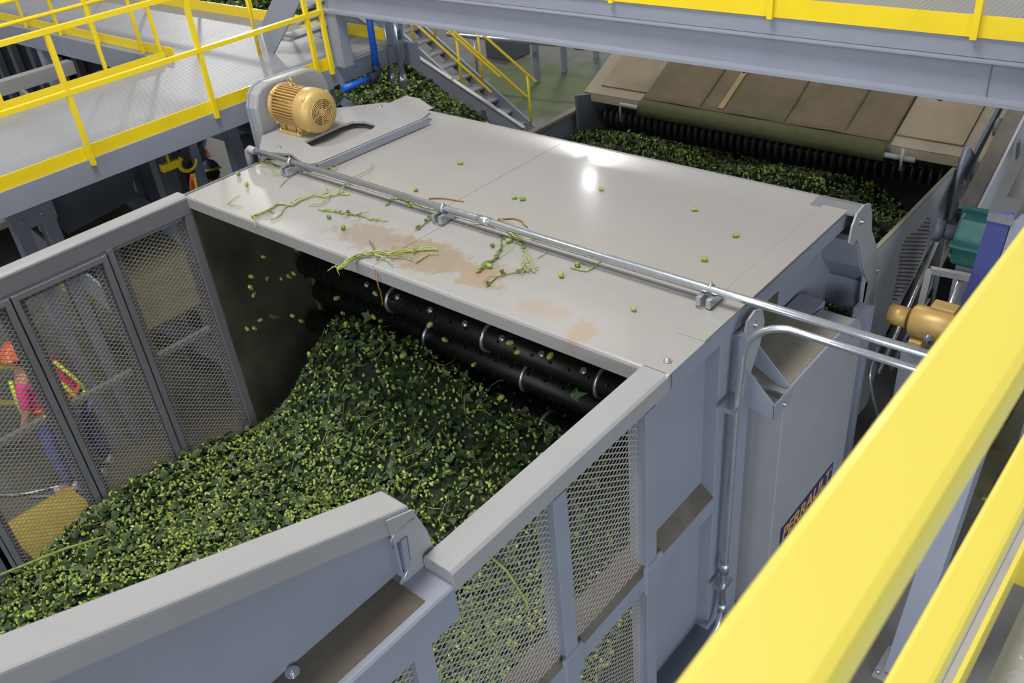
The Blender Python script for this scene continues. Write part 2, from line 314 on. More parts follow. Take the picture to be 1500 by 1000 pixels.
# right side wall
rw = thing('bin_side_wall', 'pale grey bin side wall of expanded metal panels, running towards the camera below the yellow rail', 'wall panel', (-2.25, 2.0, 0.3))
mb = MB().prism([(-2.36, 3.07), (-2.36, 3.17), (-2.345, 3.2), (-2.19, 3.2), (-2.172, 3.185), (-2.17, 3.08), (-2.21, 3.07)], 'Y', 1.74, 3.52); obj('top_rail', mb, GREY, rw, bevel=0.004)
mb = MB().prism([(-2.44, 3.09), (-2.44, 3.12), (-2.182, 3.12), (-2.17, 3.108), (-2.17, 3.00), (-2.164, 2.995), (-2.164, 2.92), (-2.20, 2.92), (-2.20, 3.09)], 'Y', -1.3, 1.74); obj('lower_ledge_rail', mb, GREY2, rw, label='stepped ledge rail with a dusty shelf', bevel=0.003)
obj('dusty_shelf', B((-2.435, -1.3, 3.12), (-2.215, 1.60, 3.124)), DUSTY, rw)
obj('bolt', hexbolt((-2.40, 1.01, 3.124), (0, 0, 1), 0.02), BOLT, rw)
for y in (1.45, 2.45, 3.28, 4.10):
    w = 0.11 if y < 4 else 0.15
    mb = MB().box((-2.30, y, 0.35), (-2.174, y + w, 3.065 if y > 2 else 2.93)); obj('post', mb, GREY2, rw, bevel=0.004)
mb = MB().prism([(-2.33, 1.93), (-2.17, 1.80), (-2.17, 1.68), (-2.21, 1.66), (-2.33, 1.76)], 'Y', -1.3, 4.10); obj('cross_rail', mb, GREY2, rw)
obj('dusty_shelf', MB().prism([(-2.33, 1.935), (-2.175, 1.806), (-2.175, 1.800), (-2.33, 1.93)], 'Y', -1.3, 4.10), DUSTY, rw)
mb = B((-2.19, 3.24, 1.62), (-2.155, 3.45, 1.86)); obj('gusset_plate', mb, GREY2, rw, bevel=0.03)
mb = B((-2.19, 2.41, 1.62), (-2.155, 2.60, 1.86)); obj('gusset_plate', mb, GREY2, rw, bevel=0.03)
obj('bottom_rail', B((-2.36, -1.3, 0.30), (-2.05, 4.3, 0.42)), GREYD, rw, bevel=0.004)
for z0, z1 in ((0.42, 1.72), (1.85, 3.06)): obj('solid_panel', B((-2.29, 3.43, z0), (-2.275, 4.10, z1)), GREY2, rw)
for (y0, y1) in ((-1.2, 1.45), (1.56, 2.45), (2.56, 3.28)):
    for z0, z1 in ((0.42, 1.70), (1.82, 3.08)): mesh_sheet(rw, -2.215, y0, y1, z0, z1, MESHR)
# sloping feed side wall
fw = thing('feed_side_wall', 'grey folded plate wall with sloping top flange in the lower left, standing on the bin ledge', 'wall panel', (-2.42, 0.3, 3.12))
SL = -0.366
def zt(y): return 3.49 + (1.74 - y) * 0.366
mb = MB().add([(-2.56, 1.74, zt(1.74)), (-2.38, 1.74, zt(1.74)), (-2.38, 1.74, zt(1.74) - 0.125), (-2.56, 1.74, zt(1.74) - 0.125), (-2.56, -1.3, zt(-1.3)), (-2.38, -1.3, zt(-1.3)), (-2.38, -1.3, zt(-1.3) - 0.125), (-2.56, -1.3, zt(-1.3) - 0.125)], [(0,1,5,4),(1,2,6,5),(2,3,7,6),(3,0,4,7),(0,3,2,1),(4,5,6,7)])
obj('top_flange', mb, GREY, fw, bevel=0.012)
mb = MB().prism([(1.70, 3.125), (1.70, zt(1.70) - 0.12), (-1.3, zt(-1.3) - 0.12), (-1.3, 3.125)], 'X', -2.445, -2.430); obj('web_plate', mb, GREY2, fw)
mb = MB().prism([(1.60, zt(1.60) - 0.02), (1.745, zt(1.74) - 0.02), (1.80, 3.30), (1.85, 3.00), (1.62, 3.03), (1.60, 3.13), (1.68, 3.22), (1.69, 3.36), (1.61, 3.37)], 'X', -2.378, -2.366); obj('end_plate', mb, GREY, fw, bevel=0.002)
mb = MB().beam((-2.40, 1.62, 3.16), (-2.40, 1.62, 3.40), 0.06, 0.014, (0, 1, 0)).beam((-2.372, 1.65, 3.19), (-2.372, 1.66, 3.37), 0.03, 0.03, (0, 1, 0)); obj('end_channel', mb, GREY2, fw)
mb = MB().tube([(-2.365, 1.74, 3.425), (-2.365, 1.62, 3.43), (-2.365, 1.595, 3.40), (-2.365, 1.60, 3.36)], 0.004, 6).tube([(-2.365, 1.68, 3.22), (-2.365, 1.61, 3.13), (-2.365, 1.615, 3.03)], 0.004, 6); obj('weld_bead', mb, GALV, fw)
# left side wall with doors, inner face X=-7.04
lw = thing('bin_side_wall', 'grey bin side wall with expanded metal doors on the left, workers seen through it', 'wall panel', (-7.1, 2.0, 0.2))
mb = MB().prism([(-7.20, 3.12), (-7.20, 3.19), (-7.18, 3.2), (-7.065, 3.2), (-7.045, 3.18), (-7.045, 3.16), (-7.08, 3.12)], 'Y', -1.5, 3.50); obj('top_rail', mb, GREY, lw, bevel=0.004)
obj('rail_face', B((-7.10, -1.5, 3.03), (-7.047, 3.50, 3.158)), FRAMEM, lw)
for y0, y1, x1 in ((3.43, 3.50, -7.05), (2.68, 2.73, -7.04), (0.94, 1.01, -7.05)): obj('post', B((-7.12, y0, 0.2), (x1, y1, 3.03)), FRAMEM, lw)
for y in (1.81, 2.66): obj('hidden_post', B((-7.20, y - 0.04, 0.2), (-7.145, y + 0.04, 3.1)), FRAMEM, lw)
obj('backing_stile', B((-7.135, 2.73, 0.3), (-7.10, 2.80, 3.0)), FRAMEM, lw); obj('backing_stile', B((-7.135, 3.36, 0.3), (-7.10, 3.43, 3.0)), FRAMEM, lw)
obj('head_plate', B((-7.12, -1.5, 3.0), (-7.052, 3.4, 3.03)), FRAMEM, lw)
obj('bottom_rail', B((-7.12, -1.5, 0.2), (-7.04, 3.5, 0.34)), GREYD, lw)
obj('cross_rail', MB().beam((-7.15, 2.76, 1.85), (-7.15, 3.40, 1.85), 0.05, 0.05), GREY, lw)
mesh_sheet(lw, -7.085, 2.73, 3.43, 0.35, 3.02, MESHM)
for (y0, y1) in ((1.860, 2.665), (1.02, 1.845)):
    fr = MB(); zb, zt_ = 0.45, 3.00
    fr.box((-7.10, y0, zb), (-7.035, y0 + 0.045, zt_)).box((-7.10, y1 - 0.045, zb), (-7.035, y1, zt_)).box((-7.098, y0 + 0.045, zt_ - 0.045), (-7.037, y1 - 0.045, zt_)).box((-7.098, y0 + 0.045, zb), (-7.037, y1 - 0.045, zb + 0.045))
    d = obj('guard_door', fr, FRAMEM, lw)
    obj('backing_stile', B((-7.135, y0, zb), (-7.102, y0 + 0.10, zt_)), FRAMEM, d); obj('backing_stile', B((-7.135, y1 - 0.10, zb), (-7.102, y1, zt_)), FRAMEM, d); obj('backing_stile', B((-7.134, y0 + 0.09, zt_ - 0.10), (-7.103, y1 - 0.09, zt_)), FRAMEM, d)
    mesh_sheet(d, -7.065, y0 + 0.045, y1 - 0.045, zb + 0.045, zt_ - 0.045, MESHM)
    obj('cross_angle', MB().beam((-7.14, y0 + 0.12, 1.85), (-7.14, y1 - 0.12, 1.85), 0.05, 0.05), GREY, d)
mesh_sheet(lw, -7.085, 0.1, 0.95, 1.25, 3.02, MESHM)
obj('solid_panel', B((-7.07, -1.5, 0.3), (-7.05, 0.98, 1.35)), GREYD, lw)

# ------------------------------------------------------------------ heaps of hops
def cone_variants():
    V = []
    for s in range(4):
        n = 6; rings = [(-0.55, 0.0), (-0.38, 0.24), (-0.04, 0.33), (0.32, 0.22), (0.58, 0.0)]; vs = []
        for (t, r) in rings:
            for j in range(n):
                a = j * math.tau / n + s; k = 1 + 0.18 * math.sin(3 * a + s)
                vs.append((r * k * math.cos(a), r * k * math.sin(a), t))
        V.append(np.array(vs))
    n = 6; F = np.array([(i*n+j, i*n+(j+1) % n, (i+1)*n+(j+1) % n, (i+1)*n+j) for i in range(4) for j in range(n)])
    return V, F
CV, CF = cone_variants()
def leaf_variants():
    V = []
    for s in range(4):
        r = np.random.default_rng(s); c = 0.12 + 0.1 * s / 4
        vs = [(0,-0.5,0),(0.28,-0.38,0.02+c),(0.52,-0.02,0.05+c*0.5),(0.26,0.05,c*0.3),(0.0,0.62,-0.08),(-0.26,0.05,c*0.35),(-0.55,0.0,0.04+c*0.6),(-0.28,-0.36,0.03+c),(0,-0.05,-0.03)]
        V.append(np.array(vs) + r.normal(0, 0.03, (9, 3)))
    F = np.array([(8,0,1),(8,1,2),(8,2,3),(8,3,4),(8,4,5),(8,5,6),(8,6,7),(8,7,0)]); return V, F
LV, LF = leaf_variants()
def rand_rot(n, tilt):
    yaw = rng.uniform(0, math.tau, n); t = rng.normal(0, 1, n) * tilt; ph = rng.uniform(0, math.tau, n)
    R = np.zeros((n, 3, 3)); ax = np.stack([np.cos(ph), np.sin(ph), np.zeros(n)], 1)
    c = np.cos(t); s = np.sin(t); C1 = 1 - c; x, y = ax[:, 0], ax[:, 1]
    T = np.zeros((n, 3, 3)); T[:,0,0] = c + x*x*C1; T[:,0,1] = x*y*C1; T[:,0,2] = y*s; T[:,1,0] = x*y*C1; T[:,1,1] = c + y*y*C1; T[:,1,2] = -x*s; T[:,2,0] = -y*s; T[:,2,1] = x*s; T[:,2,2] = c
    Z = np.zeros((n, 3, 3)); Z[:,0,0] = np.cos(yaw); Z[:,0,1] = -np.sin(yaw); Z[:,1,0] = np.sin(yaw); Z[:,1,1] = np.cos(yaw); Z[:,2,2] = 1
    return T @ Z
def scatter(VV, FF, pts, sizes, tilt, squash=None):
    n = len(pts); R = rand_rot(n, tilt); which = rng.integers(0, len(VV), n); A = np.stack(VV)[which] * sizes[:, None, None]
    if squash is not None: A[:, :, 2] *= squash
    W = np.einsum('nij,nkj->nki', R, A) + pts[:, None, :]; m = A.shape[1]
    return W.reshape(-1, 3), (FF[None] + (np.arange(n) * m)[:, None, None]).reshape(-1, FF.shape[1])
def noise2(x, y, seed, f):
    r = np.random.default_rng(seed); z = 0
    for k in range(10):
        a = r.uniform(0, math.tau); q = f * r.uniform(0.6, 2.4); z = z + np.sin(x * q * math.cos(a) + y * q * math.sin(a) + r.uniform(0, 6.28)) / 10 ** 0.5 / (q / f)
    return z
def heap(label, group, x0, x1, y0, y1, H, nc, nl, ntw, sc=1.0, step=0.08, mask=None):
    root = thing('hop_heap', label, 'hops', ((x0 + x1) / 2, (y0 + y1) / 2, 0.2 if H((x0+x1)/2, (y0+y1)/2) > 0.3 else 0))
    xs = np.arange(x0, x1 + 1e-6, step); ys = np.arange(y0, y1 + 1e-6, step); X, Y = np.meshgrid(xs, ys); Z = H(X, Y) - 0.03
    V = np.stack([X, Y, Z], -1).reshape(-1, 3); nx = len(xs); ny = len(ys)
    F = np.array([(j*nx+i, j*nx+i+1, (j+1)*nx+i+1, (j+1)*nx+i) for j in range(ny-1) for i in range(nx-1)])
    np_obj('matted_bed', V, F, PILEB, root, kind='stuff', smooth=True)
    def pts(n, lift, jit):
        p = np.stack([rng.uniform(x0 + .02, x1 - .02, n), rng.uniform(y0, y1, n)], 1)
        if mask is not None: p = p[mask(p[:, 0], p[:, 1])]
        z = H(p[:, 0], p[:, 1]) + lift + rng.normal(0, jit, len(p)); return np.column_stack([p, z])
    P = pts(nc, 0.012, 0.012)
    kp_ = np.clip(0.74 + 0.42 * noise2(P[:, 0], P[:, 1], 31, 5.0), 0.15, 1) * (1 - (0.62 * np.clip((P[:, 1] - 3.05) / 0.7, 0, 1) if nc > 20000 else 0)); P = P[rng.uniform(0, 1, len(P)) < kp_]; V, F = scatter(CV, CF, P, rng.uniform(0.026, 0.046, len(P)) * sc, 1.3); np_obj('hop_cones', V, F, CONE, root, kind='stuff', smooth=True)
    P = pts(nl, 0.012, 0.014); V, F = scatter(LV, LF, P, rng.uniform(0.035, 0.10, len(P)) ** 1.0 * sc, 0.7); np_obj('hop_leaves', V, F, LEAF, root, kind='stuff')
    P = pts(ntw, 0.03, 0.012); mb = MB()
    for p in P:
        a = rng.uniform(0, math.tau); l = rng.uniform(0.08, 0.26) * sc; c = rng.uniform(-1.2, 1.2); q = []
        for t in (0, 0.33, 0.66, 1): q.append((p[0] + l * t * math.cos(a + c * t), p[1] + l * t * math.sin(a + c * t), 0))
        q = [(u[0], u[1], float(H(u[0], u[1])) + 0.02 + rng.uniform(0, 0.03)) for u in q]
        q = [(min(max(u[0], x0 + .02), x1 - .02), u[1], u[2]) for u in q]
        mb.tube(q, 0.0035 * sc, 4)
    obj('twigs', mb, TWIG, root, kind='stuff', fixn=False)
    return root
def H1(x, y):
    x = np.asarray(x, float); y = np.asarray(y, float)
    base = 0.80 + 0.10 * np.exp(-((y - 2.2) / 0.7) ** 2) - 0.12 * np.clip(1.5 - y, 0, 3) ** 1.0
    mid = 0.20 * np.exp(-((x + 4.6) / 1.6) ** 2) * np.clip((4.0 - y) / 1.2, 0, 1)
    ramp = np.clip(y - 3.0, 0, 1.1) * 0.92 * np.clip((x + 6.95) / 0.7, 0.0, 1.0) * (1 - 0.36 * np.clip((x + 5.4) / 2.2, 0, 1))
    dip = -0.30 * np.clip(y - 3.0, 0, 1) * np.clip((-6.3 - x) / 0.7, 0, 1)
    return base + mid + ramp + dip + 0.055 * noise2(x, y, 3, 3.0) + 0.02 * noise2(x, y, 5, 14)
heap('heap of picked hops, leaves and bine pieces filling the bin in front of the drums', None, -7.02, -2.40, -1.0, 4.30, H1, 24000, 9500, 850)
def H2(x, y): return 2.19 - 0.45 * np.clip(np.asarray(x) + 3.4, 0, 1.2) * np.clip(np.asarray(y) - 6.9, 0, 1) - 0.32 * np.clip(np.asarray(y) - 8.35, 0, 1.2) + 0.06 * noise2(np.asarray(x, float), np.asarray(y, float), 8, 3.0) + 0.10 * np.clip((np.asarray(x) + 3.6) / 1.4, 0, 1) * 0 - 0.35 * np.clip((-5.2 - np.asarray(x)) , 0, 1) * 0
heap('heap of loose hops in the second bin behind the flat hood, below the dusty cover', None, -6.55, -2.12, 6.16, 9.3, H2, 7000, 3600, 160)

# ------------------------------------------------------------------ hop cones and vines on the hood
def bez(pts, n=5):
    P = [Vector(p) for p in pts]; out = []
    for i in range(len(P) - 1):
        p0 = P[max(i-1, 0)]; p1 = P[i]; p2 = P[i+1]; p3 = P[min(i+2, len(P)-1)]
        for k in range(n):
            t = k / n; out.append(0.5 * ((2*p1) + (p2-p0)*t + (2*p0-5*p1+4*p2-p3)*t*t + (3*p1-p0-3*p2+p3)*t**3))
    return out + [P[-1]]
STEMS = {'s1':[(-6.11, 3.519, 3.215), (-6.082, 3.663, 3.215), (-6.11, 3.795, 3.215), (-5.981, 3.838, 3.215), (-5.995, 3.92, 3.215), (-5.967, 4.057, 3.215), (-5.859, 4.087, 3.215), (-5.796, 4.183, 3.215), (-5.703, 4.223, 3.215)],
's2':[(-5.931, 3.576, 3.215), (-5.912, 3.644, 3.215), (-5.992, 3.761, 3.215), (-6.048, 3.89, 3.215)],
's3':[(-5.796, 4.183, 3.215), (-5.865, 4.333, 3.215), (-5.923, 4.461, 3.215), (-5.916, 4.597, 3.215), (-5.989, 4.761, 3.215)],
's4':[(-5.855, 3.909, 3.215), (-5.772, 3.985, 3.215), (-5.838, 4.129, 3.215), (-6.016, 4.218, 3.215)],
's6':[(-5.719, 3.898, 3.215), (-5.606, 3.933, 3.215), (-5.444, 3.968, 3.215), (-5.344, 3.996, 3.215), (-5.188, 4.002, 3.215), (-5.053, 4.052, 3.215)],
's7':[(-4.784, 3.306, 3.215), (-4.799, 3.461, 3.215), (-4.738, 3.593, 3.215), (-4.593, 3.703, 3.215), (-4.482, 3.817, 3.215), (-4.368, 3.9, 3.215)],
's8':[(-4.742, 3.308, 3.215), (-4.779, 3.496, 3.215), (-4.686, 3.599, 3.215), (-4.547, 3.659, 3.215), (-4.412, 3.692, 3.215)],
's9':[(-4.679, 3.58, 3.215), (-4.586, 3.588, 3.215), (-4.458, 3.548, 3.215)],
's11':[(-4.365, 3.674, 3.215), (-4.366, 3.814, 3.215), (-4.311, 3.856, 3.215)],
's12':[(-3.889, 3.801, 3.215), (-3.91, 3.924, 3.215), (-3.927, 4.075, 3.215), (-4.091, 4.294, 3.215)],
's13':[(-3.894, 3.82, 3.215), (-3.899, 3.999, 3.215), (-3.908, 4.157, 3.215), (-3.938, 4.284, 3.215)],
's14':[(-4.105, 4.387, 3.215), (-3.935, 4.311, 3.215), (-3.737, 4.165, 3.215), (-3.548, 4.008, 3.215)],
's15':[(-3.75, 4.134, 3.215), (-3.641, 4.018, 3.215), (-3.58, 3.988, 3.215)],
's16':[(-3.707, 3.696, 3.215), (-3.729, 3.832, 3.215), (-3.669, 3.934, 3.215), (-3.621, 3.994, 3.215)],
's17':[(-4.072, 4.381, 3.215), (-3.883, 4.342, 3.215), (-3.814, 4.382, 3.215)],
's18':[(-3.378, 4.198, 3.215), (-3.253, 4.216, 3.215), (-3.252, 4.341, 3.215), (-3.259, 4.382, 3.215)],
's19':[(-4.456, 4.288, 3.215), (-4.386, 4.365, 3.215), (-4.3, 4.394, 3.215), (-4.239, 4.387, 3.215)],
's20':[(-5.279, 4.233, 3.215), (-5.296, 4.371, 3.215), (-5.117, 4.383, 3.215), (-4.905, 4.358, 3.215), (-4.838, 4.414, 3.215)],
's21':[(-5.053, 4.507, 3.215), (-4.932, 4.574, 3.215), (-4.747, 4.602, 3.215)],
's22':[(-4.739, 4.072, 3.215), (-4.767, 4.189, 3.215), (-4.779, 4.291, 3.215)],
's23':[(-4.304, 4.492, 3.215), (-4.184, 4.577, 3.215), (-4.023, 4.512, 3.215)],
's24':[(-7.046, 4.197, 3.215), (-6.872, 4.268, 3.215), (-6.665, 4.158, 3.215)],
's25':[(-7.058, 4.298, 3.215), (-6.932, 4.329, 3.215), (-6.637, 4.173, 3.215)],
's26':[(-6.867, 4.435, 3.215), (-6.722, 4.512, 3.215), (-6.435, 4.502, 3.215), (-6.226, 4.518, 3.215)],
's27':[(-6.405, 4.035, 3.215), (-6.501, 4.214, 3.215), (-6.485, 4.324, 3.215), (-6.322, 4.378, 3.215), (-6.136, 4.379, 3.215)],
's28':[(-6.521, 3.564, 3.215), (-6.593, 3.74, 3.215)],
's29':[(-6.499, 3.576, 3.215), (-6.353, 3.598, 3.215)],
's30':[(-7.054, 4.809, 3.215), (-6.918, 4.833, 3.215), (-6.959, 4.968, 3.215)],
's31':[(-3.658, 4.189, 3.215), (-3.656, 4.34, 3.215)],
's32':[(-4.279, 4.496, 3.215), (-4.142, 4.495, 3.215)],
's5':[(-6.11, 3.519, 3.215), (-6.048, 3.509, 3.215), (-5.993, 3.47, 3.192), (-6.003, 3.47, 3.134)],
's10':[(-4.913, 3.737, 3.215), (-4.785, 3.663, 3.215), (-4.667, 3.587, 3.215), (-4.554, 3.47, 3.125), (-4.541, 3.47, 3.004), (-4.55, 3.47, 2.909)],}
LAB = {'s1': 'long knobbly green bine curving along the left part of the hood front', 's2': 'short branching bine piece lying against the long green bine at the left', 's3': 'bent green bine reaching up to the conduit on the left half',
 's4': 'thin forked bine crossing the end of the long left bine', 's5': 'bine end hanging over the hood lip at the far left', 's6': 'twisted green bine twig with cones, lying parallel to the hood lip left of the mud', 's7': 'longest thick bine of the tangle lying on the mud stain', 's8': 'green bine lying beside the longest one on the mud stain',
 's9': 'short thick bine end poking towards the hood lip at the mud stain', 's10': 'brown bine root hanging over the hood lip below the mud stain', 's11': 'short bine piece at the right tip of the mud stain tangle', 's12': 'upright left bine of the tangle right of the mud stain', 's13': 'thin bine crossing the left side of the tangle right of the mud stain',
 's14': 'thick bine slanting down the right side of the tangle right of the mud stain', 's15': 'short bine stub at the lower end of the right tangle', 's16': 'long pale bine reaching left from the bottom of the right tangle', 's17': 'bine piece at the top of the right tangle, beside the conduit', 's18': 'crooked bine twig near the right end of the conduit',
 's19': 'short bine under the conduit, right of the middle clamp', 's20': 'thin bine running along the conduit left of the middle clamp', 's21': 'reddish bine end just behind the middle conduit clamp', 's22': 'leafy bine stub in front of the middle conduit clamp', 's23': 'thin brown bine arching behind the conduit, right of the middle clamp',
 's24': 'straight thin bine at the left end of the conduit', 's25': 'clustered bine piece hanging with cones at the left conduit end', 's26': 'bine draped behind the left conduit clamp', 's27': 'thin curved bine below the left stretch of conduit', 's28': 'single pale twig near the front left corner of the hood',
 's29': 'tiny thread of bine near the front left corner of the hood', 's30': 'bine scrap caught in the slot of the motor plate', 's31': 'thin straight stalk right of the right tangle', 's32': 'small bine scrap behind the conduit coupling'}
BR = {'s10', 's21', 's23'}
for k, pts in STEMS.items():
    r = 0.011 if k in ('s7', 's1', 's14') else (0.004 if k in ('s24', 's28', 's29', 's31', 's32', 's27', 's13') else 0.007)
    q = bez(pts, 5); zz = 0.0
    ov = {'s3': .02, 's4': .014, 's5': .012, 's8': .016, 's9': .02, 's13': .018, 's15': .012, 's17': .016, 's32': .012, 's26': .015, 's25': .01}.get(k, 0)
    q = [Vector((p.x + random.gauss(0, .002), p.y + (-0.012 if p.z < 3.19 else 0) + random.gauss(0, .002), p.z - 0.012 + r + ov + (0.055 if k == 's30' else 0) + abs(random.gauss(0, .002)))) for p in q]
    mb = MB().tube(q, r, 7, r * 0.55)
    if k in ('s6', 's7', 's8', 's12', 's20'):   # twisted companions
        q2 = [Vector((p.x + 0.014 * math.sin(i * 1.1), p.y + 0.014 * math.cos(i * 1.1), p.z + 0.006 + 0.008 * math.cos(i * 1.1 + 1))) for i, p in enumerate(q)]
        mb.tube(q2, r * 0.8, 6, r * 0.5)
    th = obj('bine', mb, BROWNV if k in BR else (GREENV if k not in ('s8', 's12', 's20') else VINED), None, LAB[k], 'vine', 'bine pieces lying on the hood', fixn=False)
    if k in ('s6', 's7', 's8', 's12', 's14', 's15', 's20', 's22', 's25', 's1', 's26', 's16'):
        for t in range(2 + len(q) // 6):
            p = q[random.randrange(len(q))]; a = random.uniform(0, 6.28); l = random.uniform(0.04, 0.12)
            obj('side_shoot', MB().tube([p, p + Vector((l * .5 * math.cos(a), l * .5 * math.sin(a), 0.01)), p + Vector((l * math.cos(a + .4), l * math.sin(a + .4), -0.002))], r * 0.55, 5, r * 0.3), VINED, th, fixn=False)
    if k in ('s6', 's12', 's14', 's16', 's22', 's25', 's26'):
        for t in range(3):
            p = q[random.randrange(len(q))]; s = random.uniform(0.03, 0.05); a = random.uniform(0, 6.28); E = Euler((random.uniform(-.5, .5), random.uniform(-.5, .5), a)).to_matrix()
            obj('leaf', MB().add([Vector(p) + Vector((0, 0, 0.012)) + E @ (Vector(v) * s) for v in LV[t % 4]], [tuple(f) for f in LF.tolist()]), LEAF, th, fixn=False)
def cone_mesh():
    mb = MB(); n = 8
    mb.lathe([(-0.5, 0.02), (-0.42, 0.20), (-0.2, 0.36), (0.05, 0.38), (0.3, 0.27), (0.48, 0.08), (0.52, 0.0)], (0, 0, 0), (0, 0, 1), 8)
    for ring in range(4):
        for j in range(6):
            a = j * math.tau / 6 + ring * 0.5; t = -0.35 + ring * 0.22; r = 0.34 - 0.05 * abs(ring - 1)
            c = Vector((math.cos(a) * r, math.sin(a) * r, t)); tdir = Vector((-math.sin(a), math.cos(a), 0)); up = Vector((math.cos(a) * 0.25, math.sin(a) * 0.25, 1)).normalized()
            mb.add([c - tdir * .16, c + tdir * .16, c + up * .26 + tdir * .06, c + up * .30, c + up * .26 - tdir * .06], [(0, 1, 2, 3, 4)])
    return mb
c0 = obj('hop_cone', cone_mesh(), CONE1, fixn=False); me_cone = c0.data; bpy.data.objects.remove(c0)
CONES = [(-5.3, 5.183), (-4.456, 4.842), (-3.939, 5.305), (-2.631, 5.159), (-3.339, 4.048), (-3.361, 4.253), (-5.53, 3.864), (-5.286, 3.783), (-7.018, 4.005), (-6.389, 5.058), (-5.072, 4.295), (-5.283, 4.563), (-3.84, 3.91), (-3.132, 5.351), (-2.691, 3.965), (-6.684, 3.886), (-4.008, 4.245), (-4.775, 4.281), (-4.347, 4.889), (-2.638, 4.742), (-4.065, 4.174), (-7.123, 4.545)]
CL = ['by the motor plate slot edge', 'in the middle of the rear left hood sheet', 'just below the bright lamp reflection', 'lying alone on the rear right hood sheet', 'in front of the conduit on the right, clearly alone', 'touching the bine twig by the right conduit stretch',
 'above the twisted twig on the left', 'under the middle of the twisted twig on the left', 'near the front left hood corner', 'just behind the conduit on the left', 'in front of the conduit, left of the middle clamp', 'tucked under the conduit left of the middle clamp', 'inside the right tangle at its left edge', 'on the rear hood behind the right stretch of conduit',
 'near the right end of the front hood sheet', 'among the bines at the left conduit end', 'at the top of the right tangle beside the leaf', 'by the foot of the middle conduit clamp', 'behind the conduit near the hood centre seam', 'on the rear hood sheet close to its right seam', 'near the coupling in front of the conduit', 'at the very left edge of the hood by the elbow']
for i, (x, y) in enumerate(CONES):
    o = bpy.data.objects.new('hop_cone', me_cone); COL.objects.link(o); s = random.uniform(0.038, 0.05); o.scale = (s, s, s)
    o.rotation_euler = (math.pi / 2, random.uniform(-.2, .2), random.uniform(0, 6.28)); o.location = (max(x, -7.0), y, 3.204 + 0.36 * s)
    o['label'] = 'loose green hop cone ' + CL[i]; o['category'] = 'hop cone'; o['group'] = 'loose hop cones on the hood'
for i in range(38):
    o = bpy.data.objects.new('falling_hop_cone', me_cone); COL.objects.link(o); s = random.uniform(0.04, 0.055); o.scale = (s, s, s)
    x = random.uniform(-6.9, -5.7) if i < 22 else random.uniform(-5.6, -2.9)
    o.location = (x, random.uniform(3.45, 4.1), random.uniform(1.5, 2.75) if i < 22 else random.uniform(2.1, 2.7)); o.rotation_euler = (random.uniform(0, 6), random.uniform(0, 6), random.uniform(0, 6))
    o['label'] = 'small green hop cone falling through the dark opening under the hood'; o['category'] = 'hop cone'; o['group'] = 'hop cones falling under the hood'
lme = bpy.data.meshes.new('leaf'); lme.from_pydata(LV[1].tolist(), [], LF.tolist()); lme.materials.append(LEAF)
for i in range(12):
    o = bpy.data.objects.new('falling_leaf', lme); COL.objects.link(o); s = random.uniform(0.09, 0.15); o.scale = (s, s, s); o.location = (random.uniform(-6.7, -3.0), random.uniform(3.4, 3.9), random.uniform(1.7, 2.5)); o.rotation_euler = (random.uniform(0, 6), random.uniform(0, 6), random.uniform(0, 6))
    o['label'] = 'dark green hop leaf falling in front of the drums'; o['category'] = 'leaf'; o['group'] = 'leaves falling in front of the drums'
mb = MB().tube([(-2.235, 2.02, 3.04), (-2.15, 2.05, 2.95), (-2.14, 2.08, 2.85), (-2.15, 2.16, 2.62), (-2.155, 2.15, 2.56)], 0.008, 6); obj('bine', mb, GREENV, None, 'pale green bine stuck to the outside of the right expanded metal panel', 'vine')
mb = MB().tube([(-6.99, 0.2, 1.15), (-6.8, 0.75, 1.0), (-6.6, 1.3, 1.0), (-6.4, 1.6, 1.02)], 0.012, 6); obj('bine', mb, VINED, None, 'long twisted bine lying on the heap in the lower left', 'vine')

# ------------------------------------------------------------------ conduits
cz = 3.31
cd = thing('conduit', 'galvanised conduit running across the hood and out to the right behind the yellow rail', 'conduit', (-4.5, 4.29, 3.2))
obj('pipe', MB().tube([(-7.12, 4.30, cz), (-2.3, 4.28, cz), (-0.75, 4.28, cz)], 0.026, 14), GALV, cd)
obj('elbow', MB().tube([(-7.08, 4.30, cz), (-7.17, 4.30, cz), (-7.205, 4.30, cz - 0.025), (-7.215, 4.30, cz - 0.06), (-7.215, 4.30, cz - 0.45)], 0.034, 14), GREY, cd, bevel=0)
obj('coupling', MB().cyl((-4.30, 4.29, cz), (-4.18, 4.29, cz), 0.033, 14), GALV, cd)
for x in (-6.55, -4.66, -2.36):
    c = MB().box((x - 0.05, 4.20, 3.212), (x - 0.02, 4.36, 3.28)).box((x + 0.02, 4.20, 3.212), (x + 0.05, 4.36, 3.28)).box((x - 0.05, 4.20, 3.205), (x + 0.05, 4.36, 3.218))
    c.lathe([(-0.012, 0.027), (-0.012, 0.033), (0.012, 0.033), (0.012, 0.027)], (x, 4.29, cz), (1, 0, 0), 14)
    cl = obj('clamp_bracket', c, GALV, cd); obj('bolt', hexbolt((x, 4.29, cz + 0.03), (0, 0, 1), 0.01), BOLT, cl)
cd2 = thing('conduit', 'galvanised conduit bending down the corner post of the machine and out to the right', 'conduit', (-2.08, 4.16, 0.4))
arc = [(-0.75, 4.22, 3.24), (-1.75, 4.22, 3.24)] + [(-1.80 - 0.26 * math.sin(a), 4.22 - 0.05 * math.sin(a), 2.98 + 0.26 * math.cos(a)) for a in [i * math.pi / 16 for i in range(9)]] + [(-2.07, 4.15, 2.6), (-2.075, 4.13, 1.2), (-2.08, 4.12, 0.62)]
obj('pipe', MB().tube(arc, 0.024, 14), GALV, cd2)
